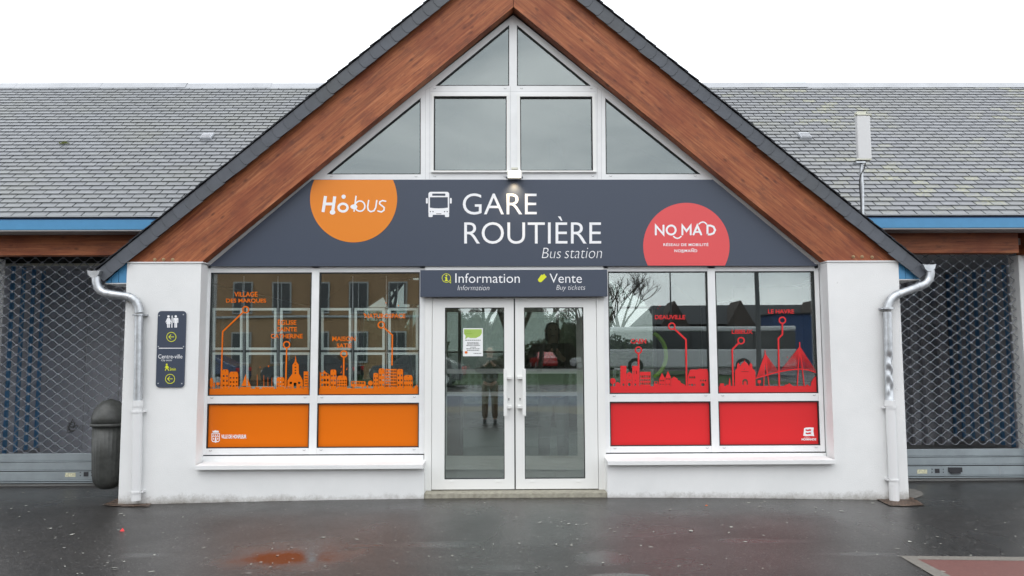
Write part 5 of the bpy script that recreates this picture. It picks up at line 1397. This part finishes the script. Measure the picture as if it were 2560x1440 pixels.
spots = [(-1.5, -44, 1.2, 'bare tree on the lawn opposite the door, tall and left of the lamp post'), (2.5, -47, 1.3, 'bare tree on the lawn opposite the door, second from the left'), (6.5, -52, 1.2, 'bare tree at the right end of the lawn opposite the station'), (11.0, -58, 1.25, 'bare tree behind the parked coach opposite the station'),
         (-3.0, 13, .9, 'bare tree behind the hall, seen through the left shop window'), (2.5, 15.5, .8, 'bare tree behind the hall, seen through the right shop window'), (.4, 16, 1.0, 'bare tree behind the hall, seen through the doors'), (-5.5, 18, 1.0, 'bare tree farther behind the hall on the left'), (5.6, 17, 1.0, 'bare tree farther behind the hall on the right')]
for i, (x, y, s, lab) in enumerate(spots):
    t = thing('bare_tree', lab, 'tree', (x, y, -.1), i * 1.3, 'bare winter trees around the station'); t.scale = (s, s, s)
    for nme, me in zip(('trunk', 'crown'), tm[i % 2]): link(bpy.data.objects.new(nme, me), t)
fw_ = mat('white_picket_paint', (.72, .74, .72, 1), .6)
fn = thing('picket_fence', 'white picket fence behind the station hall seen through the glass', 'fence', (0, 11, -.1))
for i in range(90):
    x = -7 + i * .16; MB().box(x, 11, -.1, x + .08, 11.02, .95 + .05 * (i % 2)).build('picket', fw_, fn)
MB().box(-7, 11.022, .2, 7.4, 11.05, .28).build('rail', fw_, fn); MB().box(-7, 11.022, .7, 7.4, 11.05, .78).build('rail', fw_, fn)
hd = MB(); rnd = random.Random(9)
for k in range(15000):
    x = rnd.uniform(-14, 14); y = 21 + rnd.gauss(0, .8); z = rnd.uniform(-.1, (2.4 if abs(x) > 2.2 else 1.3) + .6 * math.sin(x * .9)); s = .13
    a = Vector((rnd.gauss(0, 1), rnd.gauss(0, 1), rnd.gauss(0, 1))).normalized(); b_ = a.orthogonal().normalized()
    c = Vector((x, y, z)); hd.add([c - a * s, c + b_ * s * .6, c + a * s], [(0, 1, 2)])
pr = [(-14, -.1)] + [(-14 + i * .4, (2.2 if abs(-14 + i * .4) > 2.3 else 1.0) + .5 * math.sin((-14 + i * .4) * .9)) for i in range(71)] + [(14, -.1)]
hd.poly([pr], 22, 22.5)
o = hd.build('hedge', mat('evergreen_hedge', (.09, .12, .06, 1), .8, var=.5, vscale=2)); o['kind'] = 'stuff'; tag(o, 'dark evergreen hedge beyond the white picket fence', 'hedge')

wd = MB(); rnd = random.Random(19)
for k in range(26000):
    x = rnd.uniform(-8, 9.5); y = -63 + rnd.gauss(0, 1.2); top_ = 5.8 + 1.2 * math.sin(x * .8) + .7 * math.sin(x * 2.3 + 1); z = rnd.uniform(-.1, top_) ; s = rnd.uniform(.08, .2)
    a = Vector((rnd.gauss(0, 1), rnd.gauss(0, 1), rnd.gauss(0, 1))).normalized(); b_ = a.orthogonal().normalized()
    c = Vector((x, y, z)); wd.add([c - a * s, c + b_ * s * .5, c + a * s], [(0, 1, 2)])
pr = [(-9, -.1)] + [(-9 + i * .5, 5.2 + 1.0 * math.sin((-9 + i * .5) * .8) + .6 * math.sin((-9 + i * .5) * 2.3 + 1)) for i in range(40)] + [(10.5, -.1)]
wd.poly([pr], -65, -66)
o = wd.build('far_woods', mat('winter_woods', (.13, .125, .09, 1), .9, var=.6, vscale=.8)); o['kind'] = 'stuff'; tag(o, 'brown-green winter woods beyond the lawn across the road', 'woods')
# ochre apartment house mirrored in the left window
om = mat('ochre_render', rgb(178, 146, 112, .8), .8, var=.1, vscale=1.0); sm_ = mat('pale_shutter', (.42, .44, .44, 1), .6); dk = mat('dark_window', (.05, .055, .06, 1), .2)
hs = thing('apartment_house', 'ochre apartment house with white-framed windows and dormers across the yard', 'house', (-20, -34, -.1))
MB().box(-38, -44, -.1, -4.6, -34, 9.2).build('wall', om, hs)
rfm = mat('brown_roof', (.09, .06, .045, 1), .8)
rr_ = MB(); rr_.add([(-38.4, -33.6, 9.2), (-4.2, -33.6, 9.2), (-5.6, -39, 12.2), (-37, -39, 12.2), (-38.4, -44.4, 9.2), (-4.2, -44.4, 9.2)], [(0, 1, 2, 3), (3, 2, 5, 4), (0, 3, 4), (1, 5, 2), (0, 4, 5, 1)]); rr_.build('roof', rfm, hs)
i = 0; x = -36.5
while x < -5.6:
    for fl_ in range(3):
        z = .9 + fl_ * 2.75
        w_ = MB().box(x - .08, -33.98, z - .08, x + .98, -33.9, z + 1.68).build('window', sm_, hs)
        MB().box(x, -33.9, z, x + .9, -33.88, z + 1.6).build('pane', dk, w_)
        MB().box(x + .43, -33.88, z, x + .47, -33.86, z + 1.6).build('glazing_bar', sm_, w_)
    if int(i) % 2 == 0: MB().poly([[(x - .3, 9.2), (x + 1.2, 9.2), (x + 1.2, 10.6), (x + .45, 11.3), (x - .3, 10.6)]], -34.0 + .5, -36).build('dormer', om, hs)
    x += 2.15; i += 1
MB().box(-38, -33.97, 3.35, -4.6, -33.9, 3.47).build('string_course', sm_, hs)
# parked cars
def car(label, x, y, rz, col, first=None):
    t = thing('parked_car', label, 'car', (x, y, -.1), rz, 'cars parked across the yard')
    if first:
        for ch in list(first.children):
            c = ch.copy(); COL.objects.link(c); c.parent = t
            if ch.name.startswith('body'): c.data = ch.data.copy(); c.data.materials[0] = col
            for g_ in ch.children: d = g_.copy(); COL.objects.link(d); d.parent = c
        return t
    def hullx(prof, w0, w1):
        m = MB(); n = len(prof); vs = []
        for s, ww in ((-1, 0), (1, 0)):
            for (px, pz) in prof: w = w0 + (w1 - w0) * max(0, (pz - .8) / .65); vs.append((px, s * w, pz))
        m.add(vs, [tuple(range(n)), tuple(n + i for i in range(n))[::-1]] + [(i, i + n, (i + 1) % n + n, (i + 1) % n) for i in range(n)]); return m
    prof = [(-2.05, .35), (-2.1, .6), (-1.95, .9), (-1.2, .98), (-.55, 1.40), (.9, 1.45), (1.7, 1.05), (2.05, .95), (2.12, .5), (2.05, .28), (-1.9, .25)]
    b = hullx(prof, .86, .62).build('body', col, t, world_coords=False, bevel=.05)
    for s in (-1, 1):
        g_ = MB(); g_.add([(-.98, s * .80, 1.0), (.1, s * .80, 1.0), (.1, s * .665, 1.36), (-.5, s * .665, 1.34)], [(0, 1, 2, 3)] if s < 0 else [(3, 2, 1, 0)]); g_.add([(.16, s * .80, 1.0), (1.35, s * .79, 1.04), (.9, s * .665, 1.37), (.16, s * .665, 1.37)], [(0, 1, 2, 3)] if s < 0 else [(3, 2, 1, 0)])
        g_.build('side_window', dk, t, world_coords=False)
        for wx in (-1.3, 1.3):
            w_ = MB().tube([(wx, s * .70, .32), (wx, s * .885, .32)], .32, 20).build('wheel', M['black'], t, world_coords=False)
            MB().tube([(wx, s * .886, .32), (wx, s * .90, .32)], .2, 14).build('rim', M['zinc'], w_, world_coords=False)
        MB().box(-2.09, s * .55, .62, -1.99, s * .78, .76).build('headlight', M['paper'], t, world_coords=False)
        MB().box(2.02, s * .55, .72, 2.12, s * .78, .88).build('tail_light', M['red'], t, world_coords=False)
    MB().add([(-1.17, -.72, 1.0), (-1.17, .72, 1.0), (-.6, .6, 1.36), (-.6, -.6, 1.36)], [(0, 1, 2, 3)]).build('windscreen', dk, t, world_coords=False)
    return t
c1 = car('black hatchback parked leftmost opposite the shop window', -8.6, -26, .1, mat('car_black', (.012, .012, .015, 1), .15, coat=.6))
for (lab, x, y, rz, cc) in (('dark grey hatchback parked second from the left across the yard', -3.9, -26.4, .05, (.05, .05, .055, 1)), ('dark blue hatchback parked at the far left across the yard', -13.6, -25.6, .05, (.02, .04, .12, 1)),
                        ('red hatchback with pale headlights driving on the far road', 3.3, -56, 1.45, (.45, .03, .03, 1)), ('silver hatchback parked on the far road right of the red car', 7.5, -54, .1, (.5, .5, .52, 1))):
    car(lab, x, y, rz, mat('car_paint', cc, .15, coat=.6), c1)
# coach
co = thing('coach', 'long white coach with dark windows parked across the yard', 'bus', (12.2, -39, -.1))
cw = mat('coach_white', (.55, .56, .58, 1), .2, coat=.5)
MB().box(6.0, -41.4, .35, 18.3, -39, 1.55).build('lower_body', cw, co, bevel=.12)
MB().box(6.05, -41.35, 1.552, 18.25, -39.05, 2.62).build('window_band', mat('coach_glass', (.02, .025, .03, 1), .08), co)
MB().box(6.0, -41.4, 2.622, 18.3, -39, 2.95).build('roof', cw, co, bevel=.1)
for x in (8.2, 14.9, 16.2):
    w_ = MB().tube([(x, -39.2, .48), (x, -38.97, .48)], .48, 22).build('wheel', M['black'], co); MB().tube([(x, -38.968, .48), (x, -38.95, .48)], .28, 16).build('rim', M['zinc'], w_)
for x in (7.6, 9.6, 11.6, 13.6, 15.6, 17.2): MB().box(x, -39.04, 1.56, x + .06, -39.02, 2.61).build('window_post', M['black'], co)
# low dark buildings on the right horizon
dkb = mat('dark_brick', (.075, .06, .055, 1), .9, var=.15); drf = mat('dark_roofing', (.05, .052, .058, 1), .8)
lb = thing('low_house', 'low dark gabled house row on the skyline behind the coach', 'house', (26, -72, -.1))
MB().box(15, -80, -.1, 46, -72, 4.2).build('wall', dkb, lb)
MB().add([(14.6, -71.6, 4.2), (46.4, -71.6, 4.2), (45, -76, 6.4), (16.5, -76, 6.4), (14.6, -80.4, 4.2), (46.4, -80.4, 4.2)], [(0, 1, 2, 3), (3, 2, 5, 4), (0, 3, 4), (1, 5, 2), (0, 4, 5, 1)]).build('roof', drf, lb)
for x in (18, 25, 33, 41): MB().poly([[(x - 1.5, 4.0), (x + 1.5, 4.0), (x, 6.6)]], -71.4, -75).build('gable', dkb, lb); MB().box(x - .5, -71.95, 1.5, x + .5, -71.9, 2.8).build('window', dk, lb)
sb = thing('blue_shed', 'tall dark blue shed standing in front of the low house row', 'shed', (29, -66, -.1))
MB().box(26.5, -70, -.1, 31, -66, 4.9).build('wall', mat('blue_cladding', (.03, .07, .18, 1), .6), sb); MB().box(26.3, -70.2, 4.902, 31.2, -65.8, 5.05).build('roof', drf, sb)
# lamp posts
def lamp(label, x, y, h, r):
    t = thing('street_lamp', label, 'street lamp', (x, y, -.1), group='street lamps across the yard')
    MB().tube([(x, y, -.1), (x, y, 1.2), (x, y, h)], [r, r * .8, r * .5], 12).build('post', mat('lamp_post_grey', (.10, .105, .11, 1), .6) if 'lamp_post_grey' not in bpy.data.materials else bpy.data.materials['lamp_post_grey'], t)
    for s in (-1, 1):
        MB().tube([(x, y, h - .1), (x + s * .6, y, h + .25), (x + s * 1.1, y, h + .3)], .04, 6).build('arm', bpy.data.materials['lamp_post_grey'], t)
        MB().box(x + s * 1.0, y - .12, h + .22, x + s * 1.6, y + .12, h + .34).build('lamp_head', M['zinc'], t, bevel=.03)
lamp('thick grey street lamp post close to the road, mirrored in the right window', 10.2, -22, 9, .13)
lamp('slender double-headed street lamp standing beyond the coach', 15.5, -62, 9.5, .12)
